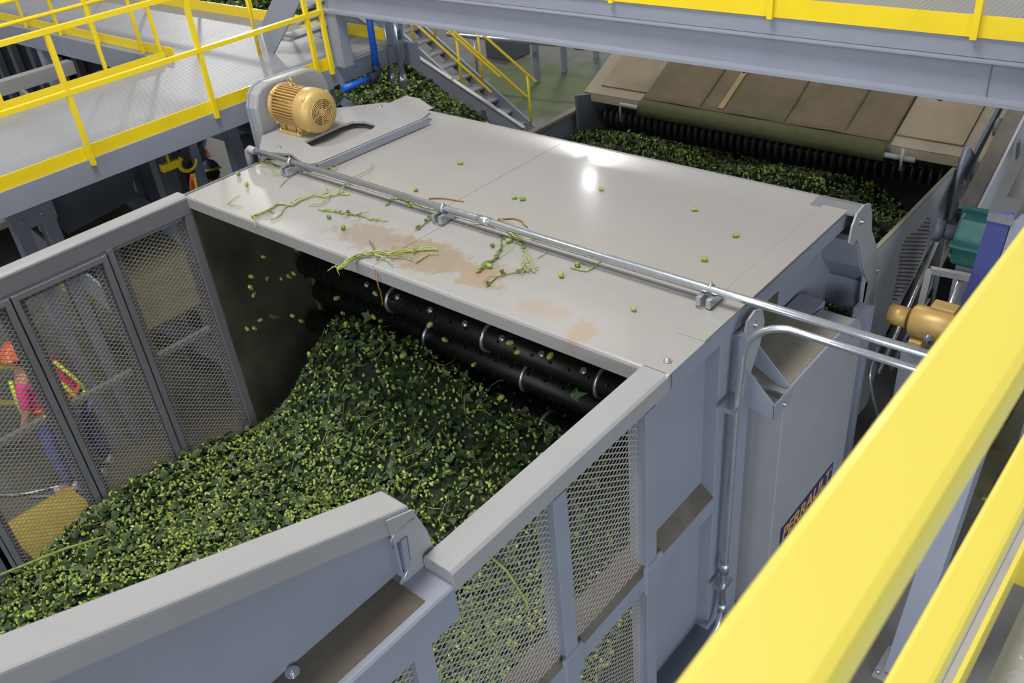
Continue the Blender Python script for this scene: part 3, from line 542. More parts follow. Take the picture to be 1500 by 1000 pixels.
for z in (1.15, 0.72): obj('coupling', MB().cyl((-2.077, 4.13, z - 0.05), (-2.077, 4.13, z + 0.05), 0.034, 12), GALV, cd2)
obj('pipe', MB().tube([(-2.08, 4.12, 0.68), (-2.08, 4.08, 0.56), (-2.08, 3.9, 0.5), (-2.0, 2.0, 0.47), (-2.0, -1, 0.47)], 0.022, 12), GALV, cd2)
for z in (2.62, 0.98): obj('strap', B((-2.13, 4.06, z - 0.02), (-2.045, 4.20, z + 0.02)), BOLT, cd2)
bb = thing('base_beam', 'blue-grey base beam beside the lower edge of the machine wall', 'beam', (-1.95, 2.5, 0.0))
obj('channel', B((-2.02, -1.3, 0.22), (-1.90, 4.6, 0.44)), GREY2, bb, bevel=0.005)
obj('shelf', B((-2.17, -1.3, 0.30), (-2.02, 4.35, 0.34)), GREYD, bb)
for y in (-0.8, 1.6, 4.2): obj('foot', B((-2.10, y, 0.0), (-1.95, y + 0.15, 0.30)), GREYD, bb)
# corner trim & plates beside it
ct = thing('corner_post', 'blue-grey folded corner post standing between side wall and guard box', 'post', (-2.2, 4.3, 0))
obj('folded_sheet', MB().prism([(-2.30, 4.25), (-2.13, 4.25), (-2.12, 4.27), (-2.12, 4.42), (-2.16, 4.42), (-2.16, 4.30), (-2.30, 4.30)], 'Z', 0.0, 3.06), GREY2, ct)
obj('lug_plate', MB().prism([(4.30, 3.04), (4.32, 3.13), (4.42, 3.16), (4.52, 3.12), (4.56, 3.0), (4.52, 2.86), (4.42, 2.70), (4.34, 2.56), (4.32, 2.56)], 'X', -2.13, -2.115), GREY, ct, bevel=0.002)
obj('bolt', hexbolt((-2.115, 4.42, 3.06), (1, 0, 0), 0.016), BOLT, ct); obj('bolt', hexbolt((-2.25, 3.62, 3.204), (0, 0, 1), 0.016), BOLT, ct)

# ------------------------------------------------------------------ drive guard box with decal
gb = thing('drive_guard_box', 'tall grey drive guard box with a navy and amber decal, right of the machine corner', 'guard', (-2.05, 5.1, 0.3))
prof = [(4.5, 0.3), (5.80, 0.3), (5.80, 2.25), (5.77, 2.38), (5.70, 2.47), (5.60, 2.53), (5.45, 2.55), (4.5, 2.55)]
obj('guard_shell', MB().prism(prof, 'X', -2.17, -1.91), GREY, gb, bevel=0.006)
obj('dusty_top', MB().prism([(4.55, 2.552), (5.45, 2.552), (5.45, 2.556), (4.55, 2.556)], 'X', -2.38, -1.93), mat('dusty_top_sheet', '8c857a', 0.7, 0, 0.12, 7), gb)
obj('rear_shell', B((-2.38, 4.60, 0.3), (-2.18, 5.7, 2.551)), GREY2, gb)
br = MB().prism([(-2.26, 2.80), (-2.20, 2.86), (-1.90, 2.56), (-1.90, 2.45), (-2.26, 2.52)], 'Y', 4.33, 4.345).prism([(-2.26, 2.80), (-2.20, 2.86), (-1.90, 2.56), (-1.90, 2.50), (-2.26, 2.70)], 'Y', 4.56, 4.572)
br.add([(-2.26, 4.345, 2.60), (-1.90, 4.345, 2.47), (-1.90, 4.56, 2.47), (-2.26, 4.56, 2.60), (-2.26, 4.345, 2.59), (-1.90, 4.345, 2.46), (-1.90, 4.56, 2.46), (-2.26, 4.56, 2.59)], [(0,1,2,3),(4,5,6,7),(0,1,5,4),(1,2,6,5),(2,3,7,6),(3,0,4,7)]).box((-1.905, 4.33, 2.45), (-1.893, 4.572, 2.57))
obj('gusset_bracket', br, GREY2, gb)
for p in ((-1.893, 4.45, 2.51), (-2.2, 4.33, 2.74)): obj('bolt', hexbolt(p, (1, 0, 0) if p[0] > -2 else (0, -1, 0), 0.012), BOLT, gb)
dc = obj('decal', MB().prism([(4.66, 0.84), (5.57, 0.84), (5.57, 1.19), (4.66, 1.19)], 'X', -1.909, -1.9065), NAVY, gb, label='navy decal with amber lettering PERRAULT')
def text(s, y, z, h, m, parent, x=-1.9063, width=None, shear=0.15, name='lettering'):
    cu = bpy.data.curves.new('t', 'FONT'); cu.body = s; cu.size = h; cu.shear = shear; cu.extrude = 0.0006; cu.offset = h * 0.018
    to = bpy.data.objects.new('t', cu); COL.objects.link(to); dg = bpy.context.evaluated_depsgraph_get(); me = bpy.data.meshes.new_from_object(to.evaluated_get(dg)); bpy.data.objects.remove(to)
    V = np.zeros(len(me.vertices) * 3); me.vertices.foreach_get('co', V); V = V.reshape(-1, 3); sx = 1 if not width else width / (V[:, 0].max() - V[:, 0].min()); x0 = V[:, 0].min()
    W = np.column_stack([np.full(len(V), x) + V[:, 2], y + (V[:, 0] - x0) * sx, z + V[:, 1]]); base = np.array(WL[parent.name]); me.vertices.foreach_set('co', (W - base).ravel()); me.materials.clear(); me.materials.append(m); me.update()
    o = bpy.data.objects.new(name, me); COL.objects.link(o); o.parent = parent; WL[o.name] = WL[parent.name]; return o
text('PERRAULT', 4.70, 1.035, 0.175, AMBER, dc, width=0.85)
text('H', 4.93, 0.91, 0.11, AMBER, dc); text('p Harvester', 5.07, 0.91, 0.11, AMBER, dc, width=0.47); obj('hop_emblem', MB().ball((-1.905, 5.035, 0.945), 0.034, 10, (0.08, 0.8, 1.25)), LIME, dc)

# ------------------------------------------------------------------ gold electric motor on the hood
mp = thing('motor_mount_plate', 'flat grey slotted mounting plate raised on the rear left hood, under the gold motor', 'plate', (-6.9, 5.1, 3.2))
outer = [(-7.42, 4.62), (-7.10, 4.34), (-6.78, 4.46), (-6.44, 4.36), (-6.36, 4.44), (-6.30, 5.70), (-6.36, 5.86), (-7.0, 5.86), (-7.40, 5.46)]
slot = [(-6.90, 4.72), (-6.92, 5.20), (-6.89, 5.32), (-6.80, 5.37), (-6.66, 5.37), (-6.57, 5.33), (-6.54, 5.24), (-6.53, 4.86), (-6.60, 4.74), (-6.72, 4.67)]
import itertools
def plate_with_hole(outer, hole, z0, z1):
    bm = bmesh.new(); rings = []
    for ring in (outer, hole):
        vs = [bm.verts.new((x, y, z1)) for x, y in ring]; rings.append([bm.edges.new((vs[i], vs[(i+1) % len(vs)])) for i in range(len(vs))])
    bmesh.ops.triangle_fill(bm, edges=rings[0] + rings[1], use_beauty=True)
    ret = bmesh.ops.extrude_face_region(bm, geom=bm.faces[:]); bmesh.ops.translate(bm, verts=[v for v in ret['geom'] if isinstance(v, bmesh.types.BMVert)], vec=(0, 0, z0 - z1))
    mb = MB(); bm.verts.index_update(); mb.add([v.co.copy() for v in bm.verts], [[v.index for v in f.verts] for f in bm.faces]); bm.free(); return mb
obj('slotted_plate', plate_with_hole(outer, slot, 3.262, 3.285), GREY, mp)
obj('edge_bar', MB().beam((-6.33, 4.42, 3.255), (-6.27, 5.74, 3.255), 0.02, 0.06), GREY2, mp)
for x, y in ((-6.6, 4.5), (-6.5, 5.7), (-6.95, 4.5), (-6.95, 5.7)): obj('standoff', B((x - .03, y - .03, 3.204), (x + .03, y + .03, 3.262)), GREY2, mp)
for x, y in ((-7.0, 4.50), (-6.95, 5.74)): obj('bolt', hexbolt((x, y, 3.285), (0, 0, 1), 0.016), BOLT, mp)
bgd = thing('belt_guard', 'light grey rounded belt guard plate standing behind the gold motor', 'guard', (-7.55, 5.0, 3.0))
gp = [(4.69, 2.75), (5.62, 2.75), (5.62, 3.45), (5.58, 3.58), (5.48, 3.67), (5.40, 3.69), (4.92, 3.70), (4.82, 3.68), (4.75, 3.62), (4.70, 3.50)]
obj('guard_shell', MB().prism(gp, 'X', -7.68, -7.55), GREY, bgd, bevel=0.025)
obj('rim', MB().prism(gp, 'X', -7.72, -7.682), GREY2, bgd, bevel=0.01)
MY, MZ, MX = 5.02, 3.555, -7.50
mo = thing('electric_motor', 'gold finned electric motor with round fan grille, bolted down on the hood', 'motor', (-7.1, MY, 3.285))
obj('finned_body', MB().cyl((MX, MY, MZ), (-7.02, MY, MZ), 0.205, 32), GOLD, mo)
for i in range(40):
    a = i * math.tau / 40
    if abs(math.sin(a) + 1) < 0.16: continue
    d = Vector((0, math.cos(a), math.sin(a))); p = Vector((MX + 0.03, MY, MZ)); fin = MB().beam(p + d * 0.22, p + d * 0.22 + Vector((0.43, 0, 0)), 0.010, 0.055, d); obj('fin', fin, GOLD, mo)
obj('end_bell', MB().lathe([(0, 0.12), (0.0, 0.235), (0.02, 0.25), (0.05, 0.25), (0.06, 0.21)], (MX - 0.02, MY, MZ), (1, 0, 0), 36), GOLD, mo)
obj('fan_cowl', MB().lathe([(0, 0.215), (0.01, 0.252), (0.03, 0.262), (0.17, 0.262), (0.215, 0.250), (0.245, 0.215), (0.258, 0.165), (0.258, 0.0)], (-7.04, MY, MZ), (1, 0, 0), 44), GOLD, mo)
gx = -7.04 + 0.2585
gr = obj('fan_grille', MB().lathe([(0, 0.0), (0.002, 0.155), (0, 0.156)], (gx, MY, MZ), (1, 0, 0), 40), BLACK, mo, label='black openings of the fan grille')
rg = MB()
for r in (0.046, 0.068, 0.090, 0.112, 0.134, 0.155): rg.lathe([(0.002, r - 0.0048), (0.007, r - 0.0048), (0.007, r + 0.0048), (0.002, r + 0.0048)], (gx, MY, MZ), (1, 0, 0), 40)
for k in range(6):
    a = k * math.tau / 6 + 0.35; d = Vector((0, math.cos(a), math.sin(a))); c = Vector((gx + 0.005, MY, MZ)); rg.beam(c + d * 0.04, c + d * 0.155, 0.012, 0.005, (1, 0, 0))
rg.cyl((gx, MY, MZ), (gx + 0.008, MY, MZ), 0.042, 24); obj('grille_rings', rg, GOLD, gr)
for a in (0.8, 2.3, 3.9, 5.5):
    d = Vector((0, math.cos(a), math.sin(a))); obj('cowl_boss', MB().ball(Vector((-6.86, MY, MZ)) + d * 0.245, 0.03, 10), GOLD, mo)
    obj('bell_boss', MB().ball(Vector((-7.47, MY, MZ)) + d * 0.235, 0.035, 10), GOLD, mo)
obj('foot_base', MB().box((-7.46, MY - 0.22, 3.285), (-7.00, MY + 0.22, 3.31)).box((-7.44, MY - 0.17, 3.31), (-7.36, MY + 0.17, 3.42)).box((-7.12, MY - 0.17, 3.31), (-7.04, MY + 0.17, 3.42)).box((-7.32, MY - 0.16, 3.31), (-7.16, MY + 0.16, 3.40)), GOLD, mo, bevel=0.006)
for x in (-7.41, -7.07): obj('bolt', hexbolt((x, MY - 0.195, 3.31), (0, 0, 1), 0.018), BOLT, mo)
ey = MB(); ey.cyl((-7.28, MY, MZ + 0.22), (-7.28, MY, MZ + 0.27), 0.018, 10); ey.tube([(-7.28 + 0.036 * math.cos(a), MY + 0.0, MZ + 0.30 + 0.036 * math.sin(a)) for a in [i * math.tau / 14 for i in range(15)]], 0.010, 8); obj('lifting_eye', ey, GOLD, mo)

mo.scale = (0.8, 0.8, 0.8); mo.location.y = 4.95

# ------------------------------------------------------------------ rear machine: bin plates, dusty cover, curtain, reel
rp = thing('rear_bin_side_plate', 'bare steel side plate with a patch of louvre slits, right of the second bin', 'panel', (-2.1, 7.3, 0.8))
obj('plate', MB().prism([(6.20, 2.95), (6.42, 2.66), (8.22, 2.66), (8.22, 2.20), (7.70, 1.95), (7.0, 1.55), (6.8, 0.9), (6.3, 0.9)], 'X', -2.115, -2.10), STEEL, rp)
obj('top_edge', MB().box((-2.13, 6.42, 2.655), (-2.095, 8.22, 2.672)), TANG, rp)
LOUV = [(7.611, 2.427, 7.701, 2.382), (7.541, 2.42, 7.717, 2.337), (7.468, 2.415, 7.72, 2.298), (7.396, 2.41, 7.723, 2.259), (7.238, 2.443, 7.727, 2.219), (7.128, 2.456, 7.725, 2.181), (7.077, 2.443, 7.724, 2.144), (7.044, 2.422, 7.718, 2.107), (7.041, 2.387, 7.697, 2.078), (7.038, 2.352, 7.677, 2.048), (7.038, 2.315, 7.651, 2.021), (7.04, 2.278, 7.624, 1.995), (7.042, 2.24, 7.595, 1.969), (7.044, 2.202, 7.565, 1.944), (7.044, 2.164, 7.535, 1.919), (7.044, 2.127, 7.497, 1.898), (7.045, 2.089, 7.456, 1.878), (7.041, 2.052, 7.415, 1.859), (7.038, 2.016, 7.355, 1.85), (7.035, 1.979, 7.295, 1.84), (7.031, 1.943, 7.236, 1.831), (7.026, 1.906, 7.154, 1.833)]
for (a0, a1, b0, b1) in LOUV: obj('louvre', MB().beam((-2.098, a0, a1), (-2.098, b0 + 0.001, b1), 0.012, 0.010, (1, 0, 0)), DUSTY, rp)
obj('lower_rail', MB().beam((-2.03, 8.35, 2.28), (-2.03, 6.85, 1.35), 0.13, 0.07, (0, -0.5, 1)), DUSTY, rp)
obj('edge_channel', MB().beam((-1.97, 8.35, 2.25), (-1.97, 6.85, 1.32), 0.02, 0.11, (0, -0.5, 1)), GREY2, rp)
lp = thing('rear_bin_side_plate', 'dusty grey side plate at the far left end of the second bin', 'panel', (-6.6, 7.5, 0.0))
obj('plate', MB().prism([(6.18, 2.40), (8.75, 2.40), (8.75, 0.0), (6.18, 0.0)], 'X', -6.60, -6.56), GREY2, lp); obj('top_edge', B((-6.63, 6.18, 2.40), (-6.54, 8.75, 2.45)), TANG, lp, bevel=0.01)
obj('rear_bin_end_wall', B((-6.6, 9.35, 0.0), (-2.1, 9.40, 2.4)), BLACK, None, 'black rear wall of the second bin, behind the reel', 'panel')
T = math.tan(math.radians(26)); 
def cz_(y): return 2.62 + (y - 8.60) * T
def slab(x0, x1, y0, y1, off, t):
    n = Vector((0, -math.sin(math.radians(26)), math.cos(math.radians(26)))); vs = []
    for k in (off, off - t):
        for x, y in ((x0, y0), (x1, y0), (x1, y1), (x0, y1)): vs.append(Vector((x, y, cz_(y))) + n * k)
    return MB().add(vs, [(0,1,2,3),(7,6,5,4),(0,4,5,1),(1,5,6,2),(2,6,7,3),(3,7,4,0)])
cv = thing('reel_cover', 'dust covered sloping tan cover over the reel behind the second bin, under the grey girder', 'cover', (-4.3, 9.0, 2.4))
obj('frame_sheet', slab(-6.55, -2.09, 8.60, 9.75, 0.0, 0.02), TANG, cv)
obj('cover_panel', slab(-6.36, -5.66, 8.71, 9.75, 0.028, 0.026), TAN, cv); obj('cover_panel', slab(-2.82, -2.20, 8.71, 9.75, 0.028, 0.026), TAN, cv)
obj('front_lip', B((-6.45, 8.60, 2.52), (-2.12, 8.62, 2.61)), TANG, cv)
obj('side_cheek', MB().prism([(8.35, 2.66), (8.60, 2.60), (9.75, 3.16), (9.9, 3.16), (9.9, 1.9), (8.35, 1.9)], 'X', -6.50, -6.46), GREYD, cv)
obj('side_cheek', MB().prism([(8.18, 2.55), (8.22, 2.76), (8.32, 2.86), (8.42, 2.80), (8.62, 2.66), (9.75, 3.20), (9.9, 3.2), (9.9, 2.2), (8.18, 2.1)], 'X', -2.09, -2.06), GREYD, cv)
obj('bracket_plate', MB().prism([(8.14, 2.05), (8.42, 2.05), (8.42, 2.72), (8.30, 2.86), (8.22, 2.86), (8.14, 2.74)], 'X', -2.06, -2.035), GREY2, cv, bevel=0.004)
for z in (2.32, 2.52): obj('bolt', hexbolt((-2.035, 8.29, z), (1, 0, 0), 0.018), BOLT, cv)
cu = thing('mesh_curtain', 'olive brown mesh curtain draped over the sloping cover with a green stained hem', 'curtain', (-4.3, 8.8, 2.45))
xs_ = np.linspace(-5.70, -2.84, 60); mb = MB(); prof = [(9.75, 0.045), (9.2, 0.042), (8.9, 0.040), (8.70, 0.045), (8.60, 0.055)]
rows = []
for (y, off) in prof:
    n = Vector((0, -math.sin(math.radians(26)), math.cos(math.radians(26)))); rows.append([Vector((x, y, cz_(y))) + n * (off + 0.006 * math.sin(x * 7 + y * 3) * (1 if y < 9.1 else 0.3)) for x in xs_])
vs = [v for r in rows for v in r]; n_ = len(xs_); fs = [(i*n_+j, i*n_+j+1, (i+1)*n_+j+1, (i+1)*n_+j) for i in range(len(rows)-1) for j in range(n_-1)]
o = obj('fabric', MB().add(vs, fs, True), CURT, cu); s_ = o.modifiers.new('thick', 'SOLIDIFY'); s_.thickness = 0.006
rows = [[Vector((x, 8.56 + 0.004 * math.sin(x * 9), 2.665)) for x in xs_], [Vector((x, 8.475 + 0.006 * math.sin(x * 8), 2.60)) for x in xs_], [Vector((x, 8.465, 2.50)) for x in xs_]]
vs = [v for r in rows for v in r]; fs = [(i*n_+j, i*n_+j+1, (i+1)*n_+j+1, (i+1)*n_+j) for i in range(2) for j in range(n_-1)]
o = obj('hem', MB().add(vs, fs, True), CURTG, cu); s_ = o.modifiers.new('thick', 'SOLIDIFY'); s_.thickness = 0.008
for x in (-4.70,): obj('sewn_strip', slab(x - 0.035, x + 0.03, 8.64, 9.75, 0.062, 0.01), CURTL, cu)
for x in (-4.95, -3.95, -3.3): obj('seam', slab(x - 0.008, x + 0.008, 8.62, 9.75, 0.058, 0.008), CURTG, cu)
bar = thing('curtain_bar', 'galvanised bar through the hem of the curtain with bent pegs at both ends', 'bar', (-4.25, 8.46, 2.5))
obj('rod', MB().cyl((-5.96, 8.515, 2.575), (-2.55, 8.515, 2.545), 0.026, 12), GREY, bar)
obj('peg', MB().tube([(-5.94, 8.515, 2.58), (-5.96, 8.515, 2.54), (-5.96, 8.515, 2.36)], 0.014, 8), GREY, bar); obj('peg', MB().cyl((-2.66, 8.46, 2.66), (-2.66, 8.46, 2.44), 0.014, 8), GREY, bar)
re_ = thing('finger_reel', 'black toothed reel turning under the curtain above the second heap of hops', 'reel', (-4.3, 8.95, 2.0))
for yc, zc in ((8.80, 2.30),):
    sh = obj('shaft', MB().cyl((-6.4, yc, zc), (-2.15, yc, zc), 0.06, 16), DRUM, re_); mb = MB()
    for i in range(46):
        x = -6.3 + i * 0.09; mb.lathe([(-0.02, 0.05), (-0.008, 0.17), (0.008, 0.17), (0.02, 0.05)], (x, yc, zc), (1, 0, 0), 10)
    obj('finger_discs', mb, BLACK, sh, kind='stuff')
# right-hand belt frame beyond the side plate
bf = thing('belt_conveyor', 'inclined steel belt frame rising to the back on the right, with bearing blocks', 'conveyor', (-1.8, 8.3, 0))
dv = Vector((0, 0.88, 0.47)).normalized(); up = Vector((0, -0.47, 0.88))
obj('top_channel', MB().beam((-1.83, 7.76, 2.51), (-1.83, 9.9, 3.66), 0.15, 0.03, up), DUSTY, bf)
obj('side_sheet', MB().beam((-1.745, 7.80, 2.37), (-1.745, 9.9, 3.50), 0.02, 0.34, up), STEEL, bf)
obj('end_block', MB().beam((-1.83, 7.74, 2.43), (-1.83, 7.80, 2.46), 0.15, 0.12, up), BLACK, bf)
obj('inner_rail', MB().beam((-2.0, 8.45, 2.50), (-2.0, 10.0, 3.35), 0.05, 0.10, up), TANG, bf)
for y, z in ((8.40, 2.60), (8.85, 2.86), (9.3, 3.1)):
    bk = obj('bearing_block', MB().cyl((-1.99, y, z), (-1.94, y, z), 0.085, 16), GREYD, bf); obj('bearing_ring', MB().lathe([(0, 0.03), (0.02, 0.03), (0.02, 0.065), (0, 0.065)], (-1.94, y, z), (1, 0, 0), 16), GALV, bk)
obj('belt_deck', MB().beam((-1.40, 7.6, 1.95), (-1.40, 10.5, 3.45), 0.56, 0.04, up), mat('grey_belt_deck', '8d8983', 0.7, 0, 0.12, 4), bf)
obj('stiffener', MB().beam((-1.685, 8.5, 2.75), (-1.685, 8.42, 2.93), 0.02, 0.05, (0, 1, 0)), GREYD, bf)
obj('wing_bolt', MB().beam((-1.60, 8.62, 2.72), (-1.52, 8.66, 2.74), 0.05, 0.03).cyl((-1.56, 8.64, 2.68), (-1.56, 8.64, 2.78), 0.015, 8), GREYD, bf)
for y in (7.7, 9.8): obj('leg', B((-1.72, y, 0), (-1.60, y + 0.1, 2.4 + (y - 7.7) * 0.5)), GREY2, bf)
gbx = thing('gearbox', 'teal cast gearbox hanging below the end of the belt frame on the right', 'gearbox', (-1.55, 6.95, 2.4))
obj('housing', MB().prism([(6.80, 2.50), (6.90, 2.44), (7.10, 2.46), (7.16, 2.60), (7.12, 2.82), (7.0, 2.90), (6.86, 2.86), (6.78, 2.72)], 'X', -1.66, -1.42), TEAL, gbx, bevel=0.025)
obj('rib', MB().box((-1.68, 6.96, 2.43), (-1.40, 6.99, 2.92)), TEAL, gbx, bevel=0.01); obj('rib', MB().box((-1.68, 6.76, 2.64), (-1.40, 7.18, 2.67)), TEAL, gbx, bevel=0.01)
obj('side_cover', MB().cyl((-1.42, 6.96, 2.68), (-1.36, 6.96, 2.68), 0.13, 20), TEAL, gbx); obj('input_shaft', MB().cyl((-1.66, 6.96, 2.68), (-1.84, 6.90, 2.70), 0.06, 14).cyl((-1.78, 6.92, 2.69), (-1.84, 6.90, 2.70), 0.09, 14), GREYD, gbx)
for y, z in ((6.84, 2.80), (7.08, 2.80), (7.08, 2.52), (6.86, 2.52)): obj('bolt', hexbolt((-1.42, y, z), (1, 0, 0), 0.018), BOLT, gbx)
obj('pedestal', B((-1.62, 6.88, 0.0), (-1.50, 7.0, 2.45)), GREY2, gbx)
gm = thing('drive_motor', 'smooth gold motor lying between the louvred plate and the yellow rail', 'motor', (-1.5, 6.2, 2.0))
obj('body', MB().lathe([(0, 0.0), (0.0, 0.10), (0.02, 0.125), (0.34, 0.125), (0.36, 0.11), (0.36, 0)], (-1.70, 6.22, 2.27), (1, 0.05, 0.0), 28), GOLD, gm)
obj('terminal_box', MB().beam((-1.58, 6.28, 2.40), (-1.40, 6.28, 2.40), 0.12, 0.06), GOLD, gm, bevel=0.01); obj('foot', B((-1.66, 6.10, 2.05), (-1.56, 6.30, 2.16)), GOLD, gm, bevel=0.01)
obj('bolt', hexbolt((-1.53, 6.11, 2.22), (0, -1, 0), 0.02), BOLT, gm); obj('drive_end', MB().cyl((-1.72, 6.22, 2.27), (-1.86, 6.22, 2.27), 0.08, 20), GOLD, gm)
obj('pedestal', B((-1.70, 6.12, 0.0), (-1.50, 6.28, 2.06)), GREY2, gm)
lf_ = thing('ladder_frame', 'light grey tube frame with cross bars between gearbox and gold motor', 'frame', (-1.6, 6.8, 0))
for p0, p1 in (((-1.76, 6.72, 2.44), (-1.40, 6.84, 2.40)), ((-1.78, 6.40, 1.86), (-1.38, 6.50, 1.82)), ((-1.76, 6.72, 2.44), (-1.78, 6.40, 0.3)), ((-1.38, 6.84, 2.40), (-1.38, 6.50, 0.3))): obj('bar', MB().beam(p0, p1, 0.05, 0.05), GREY, lf_)
obj('strut', MB().cyl((-1.54, 6.80, 2.38), (-1.58, 6.46, 1.86), 0.026, 10), GALV, lf_); obj('strut', MB().cyl((-1.555, 6.66, 2.16), (-1.56, 6.62, 2.10), 0.04, 10), GREY, lf_); obj('strut', MB().cyl((-1.72, 6.70, 2.20), (-1.80, 6.44, 1.86), 0.012, 8), GALV, lf_)
st = thing('step_grating', 'olive slatted floor panel seen deep below the teal gearbox', 'grating', (-1.5, 8.3, 0.4))
for i in range(9): obj('slat', B((-2.0, 7.7 + i * 0.16, 0.5), (-1.1, 7.7 + i * 0.16 + 0.145, 0.54)), mat('olive_slat', '4e4a22', 0.8, 0, 0.2, 8) if i == 0 else bpy.data.materials['olive_slat'], st)
cp = thing('conduit', 'thin galvanised conduit looping along the lower edge of the louvred side plate', 'conduit', (-1.93, 6.9, 0.5))
obj('pipe', MB().tube([(-1.93, 7.62, 1.5), (-1.93, 7.66, 2.1), (-1.93, 7.62, 2.28), (-1.93, 7.52, 2.36), (-1.93, 7.40, 2.33), (-1.93, 6.95, 1.95), (-1.93, 6.55, 1.66), (-1.93, 6.4, 1.55)], 0.020, 12), GALV, cp)
fc = thing('conduit', 'flexible conduit dropping down beside the drive guard box behind the yellow rail', 'conduit', (-1.86, 6.1, 0.5))
obj('pipe', MB().tube(bez([(-1.95, 6.35, 1.85), (-1.90, 6.10, 1.75), (-1.86, 6.14, 1.50), (-1.82, 6.22, 1.25), (-1.84, 6.14, 1.05), (-1.88, 5.98, 0.85), (-1.89, 5.88, 0.60)], 5), 0.014, 8), GALV, fc); obj('coupling', MB().cyl((-1.83, 6.20, 1.20), (-1.84, 6.16, 1.10), 0.022, 10), GALV, fc)
obj('upright_post', B((-2.05, 5.95, 0), (-1.93, 6.05, 2.4)), GREY2, None, 'grey upright behind the drive guard box', 'post')
bp = thing('capped_column', 'tall column with indigo face and shiny steel cap beyond the near yellow rail', 'column', (-1.25, 6.25, 0))
obj('indigo_face', MB().add([(-1.31, 6.18, 3.28), (-1.17, 6.18, 3.30), (-1.30, 6.18, 1.2), (-1.46, 6.18, 1.2), (-1.31, 6.24, 3.28), (-1.17, 6.24, 3.30), (-1.30, 6.24, 1.2), (-1.46, 6.24, 1.2)], [(0,1,2,3),(7,6,5,4),(0,4,5,1),(1,5,6,2),(2,6,7,3),(3,7,4,0)]), INDIGO, bp)
obj('side_face', MB().add([(-1.165, 6.18, 3.26), (-0.98, 6.18, 3.26), (-1.08, 6.18, 1.2), (-1.295, 6.18, 1.2), (-1.165, 6.30, 3.26), (-0.98, 6.30, 3.26), (-1.08, 6.30, 1.2), (-1.295, 6.30, 1.2)], [(0,1,2,3),(7,6,5,4),(0,4,5,1),(1,5,6,2),(2,6,7,3),(3,7,4,0)]), GREY2, bp)
obj('steel_cap', MB().add([(-1.32, 6.17, 3.28), (-1.16, 6.17, 3.29), (-1.16, 6.36, 3.33), (-1.32, 6.36, 3.33), (-1.32, 6.17, 3.22), (-1.16, 6.17, 3.22), (-1.16, 6.36, 3.24), (-1.32, 6.36, 3.24)], [(0,1,2,3),(7,6,5,4),(0,4,5,1),(1,5,6,2),(2,6,7,3),(3,7,4,0)]), GALV, bp)
obj('base', B((-1.48, 6.18, 0), (-1.06, 6.30, 1.2)), GREY2, bp)

# ------------------------------------------------------------------ railings
def railing(label, pts, zdeck, posts, group=None, m=YEL, r=0.026, hs=(1.17, 0.63), toe=None, toez=(0.0, 0.14), postr=0.024, name='handrail', foot=0.0):
    root = thing(name, label, 'railing', (pts[0][0], pts[0][1], zdeck), group)
    P = [Vector((p[0], p[1], zdeck)) for p in pts]
    for i, h in enumerate(hs): obj('top_rail' if i == 0 else 'mid_rail', MB().beam(P[0] + Vector((0, 0, h)), P[1] + Vector((0, 0, h)), r * 1.9, r * 1.7) if len(P) == 2 else MB().tube([p + Vector((0, 0, h)) for p in P], r, 12), m, root)
    for p in posts:
        q = Vector((p[0], p[1], zdeck)); po = obj('post', MB().beam(q + Vector((0, 0, foot)), q + Vector((0, 0, hs[0] - 0.02)), postr * 1.8, postr * 1.8, (1, 0, 0)), m, root)
    if toe:
        for a, b_ in toe:
            obj('toe_board', MB().beam(Vector((a[0], a[1], zdeck + (toez[0] + toez[1]) / 2)), Vector((b_[0], b_[1], zdeck + (toez[0] + toez[1]) / 2)), 0.012, toez[1] - toez[0]), m, root)
    return root

# ------------------------------------------------------------------ left platform
pl = thing('work_platform', 'grey ribbed steel work platform on the left behind the yellow railings', 'platform', (-9.6, 3.0, 3.3))
obj('deck_sheet', B((-10.72, -2.0, 3.30), (-8.45, 7.45, 3.33)), DECK, pl); obj('deck_sheet', B((-20, 5.72, 3.30), (-10.722, 7.45, 3.33)), DECK, pl)
def chan(a, b_, z0=3.12, z1=3.33, axis='Y', t=0.05): return None
obj('edge_beam', B((-8.45, -2.0, 3.10), (-8.38, 6.30, 3.325)), GREY2, pl, bevel=0.004)
obj('edge_beam', B((-8.45, 6.302, 3.12), (-8.385, 7.45, 3.325)), GREY2, pl, bevel=0.004)
obj('edge_beam', B((-10.80, -2.0, 3.05), (-10.73, 5.70, 3.325)), GREY2, pl); obj('edge_beam', B((-20, 5.62, 3.05), (-10.74, 5.715, 3.325)), GREY2, pl)
obj('edge_beam', B((-20, 7.452, 3.05), (-8.2, 7.52, 3.325)), GREY2, pl)
obj('cross_beam', B((-13.60, -2, 2.82), (-13.42, 5.62, 3.0)), GREY, pl)
for x, y in ((-8.9, 2.68), (-8.9, 2.95), (-8.9, 4.30), (-8.9, 4.66), (-8.9, 5.15), (-8.6, 6.35), (-10.6, 1.0), (-10.6, 5.6), (-14.5, 5.7), (-14.5, 7.3), (-10.6, 7.3)):
    w = 0.09 if y != 4.66 else 0.045
    obj('support_column', B((x - w * 0.8, y - w / 2 - 0.02, 0), (x + w * 0.8, y + w / 2 + 0.02, 3.10)), GREY2 if y not in (4.30,) else GREYD, pl, bevel=0.004)
obj('tie_plate', B((-8.84, 2.60, 2.76), (-8.81, 3.03, 2.94)), GREY2, pl)
for yy in (2.70, 2.90): obj('bolt', hexbolt((-8.81, yy, 2.85), (1, 0, 0), 0.016), BOLT, pl)
obj('knee_brace', MB().beam((-8.5, 6.45, 2.9), (-8.2, 7.3, 1.9), 0.10, 0.10), GREY2, pl)
X0 = -8.36
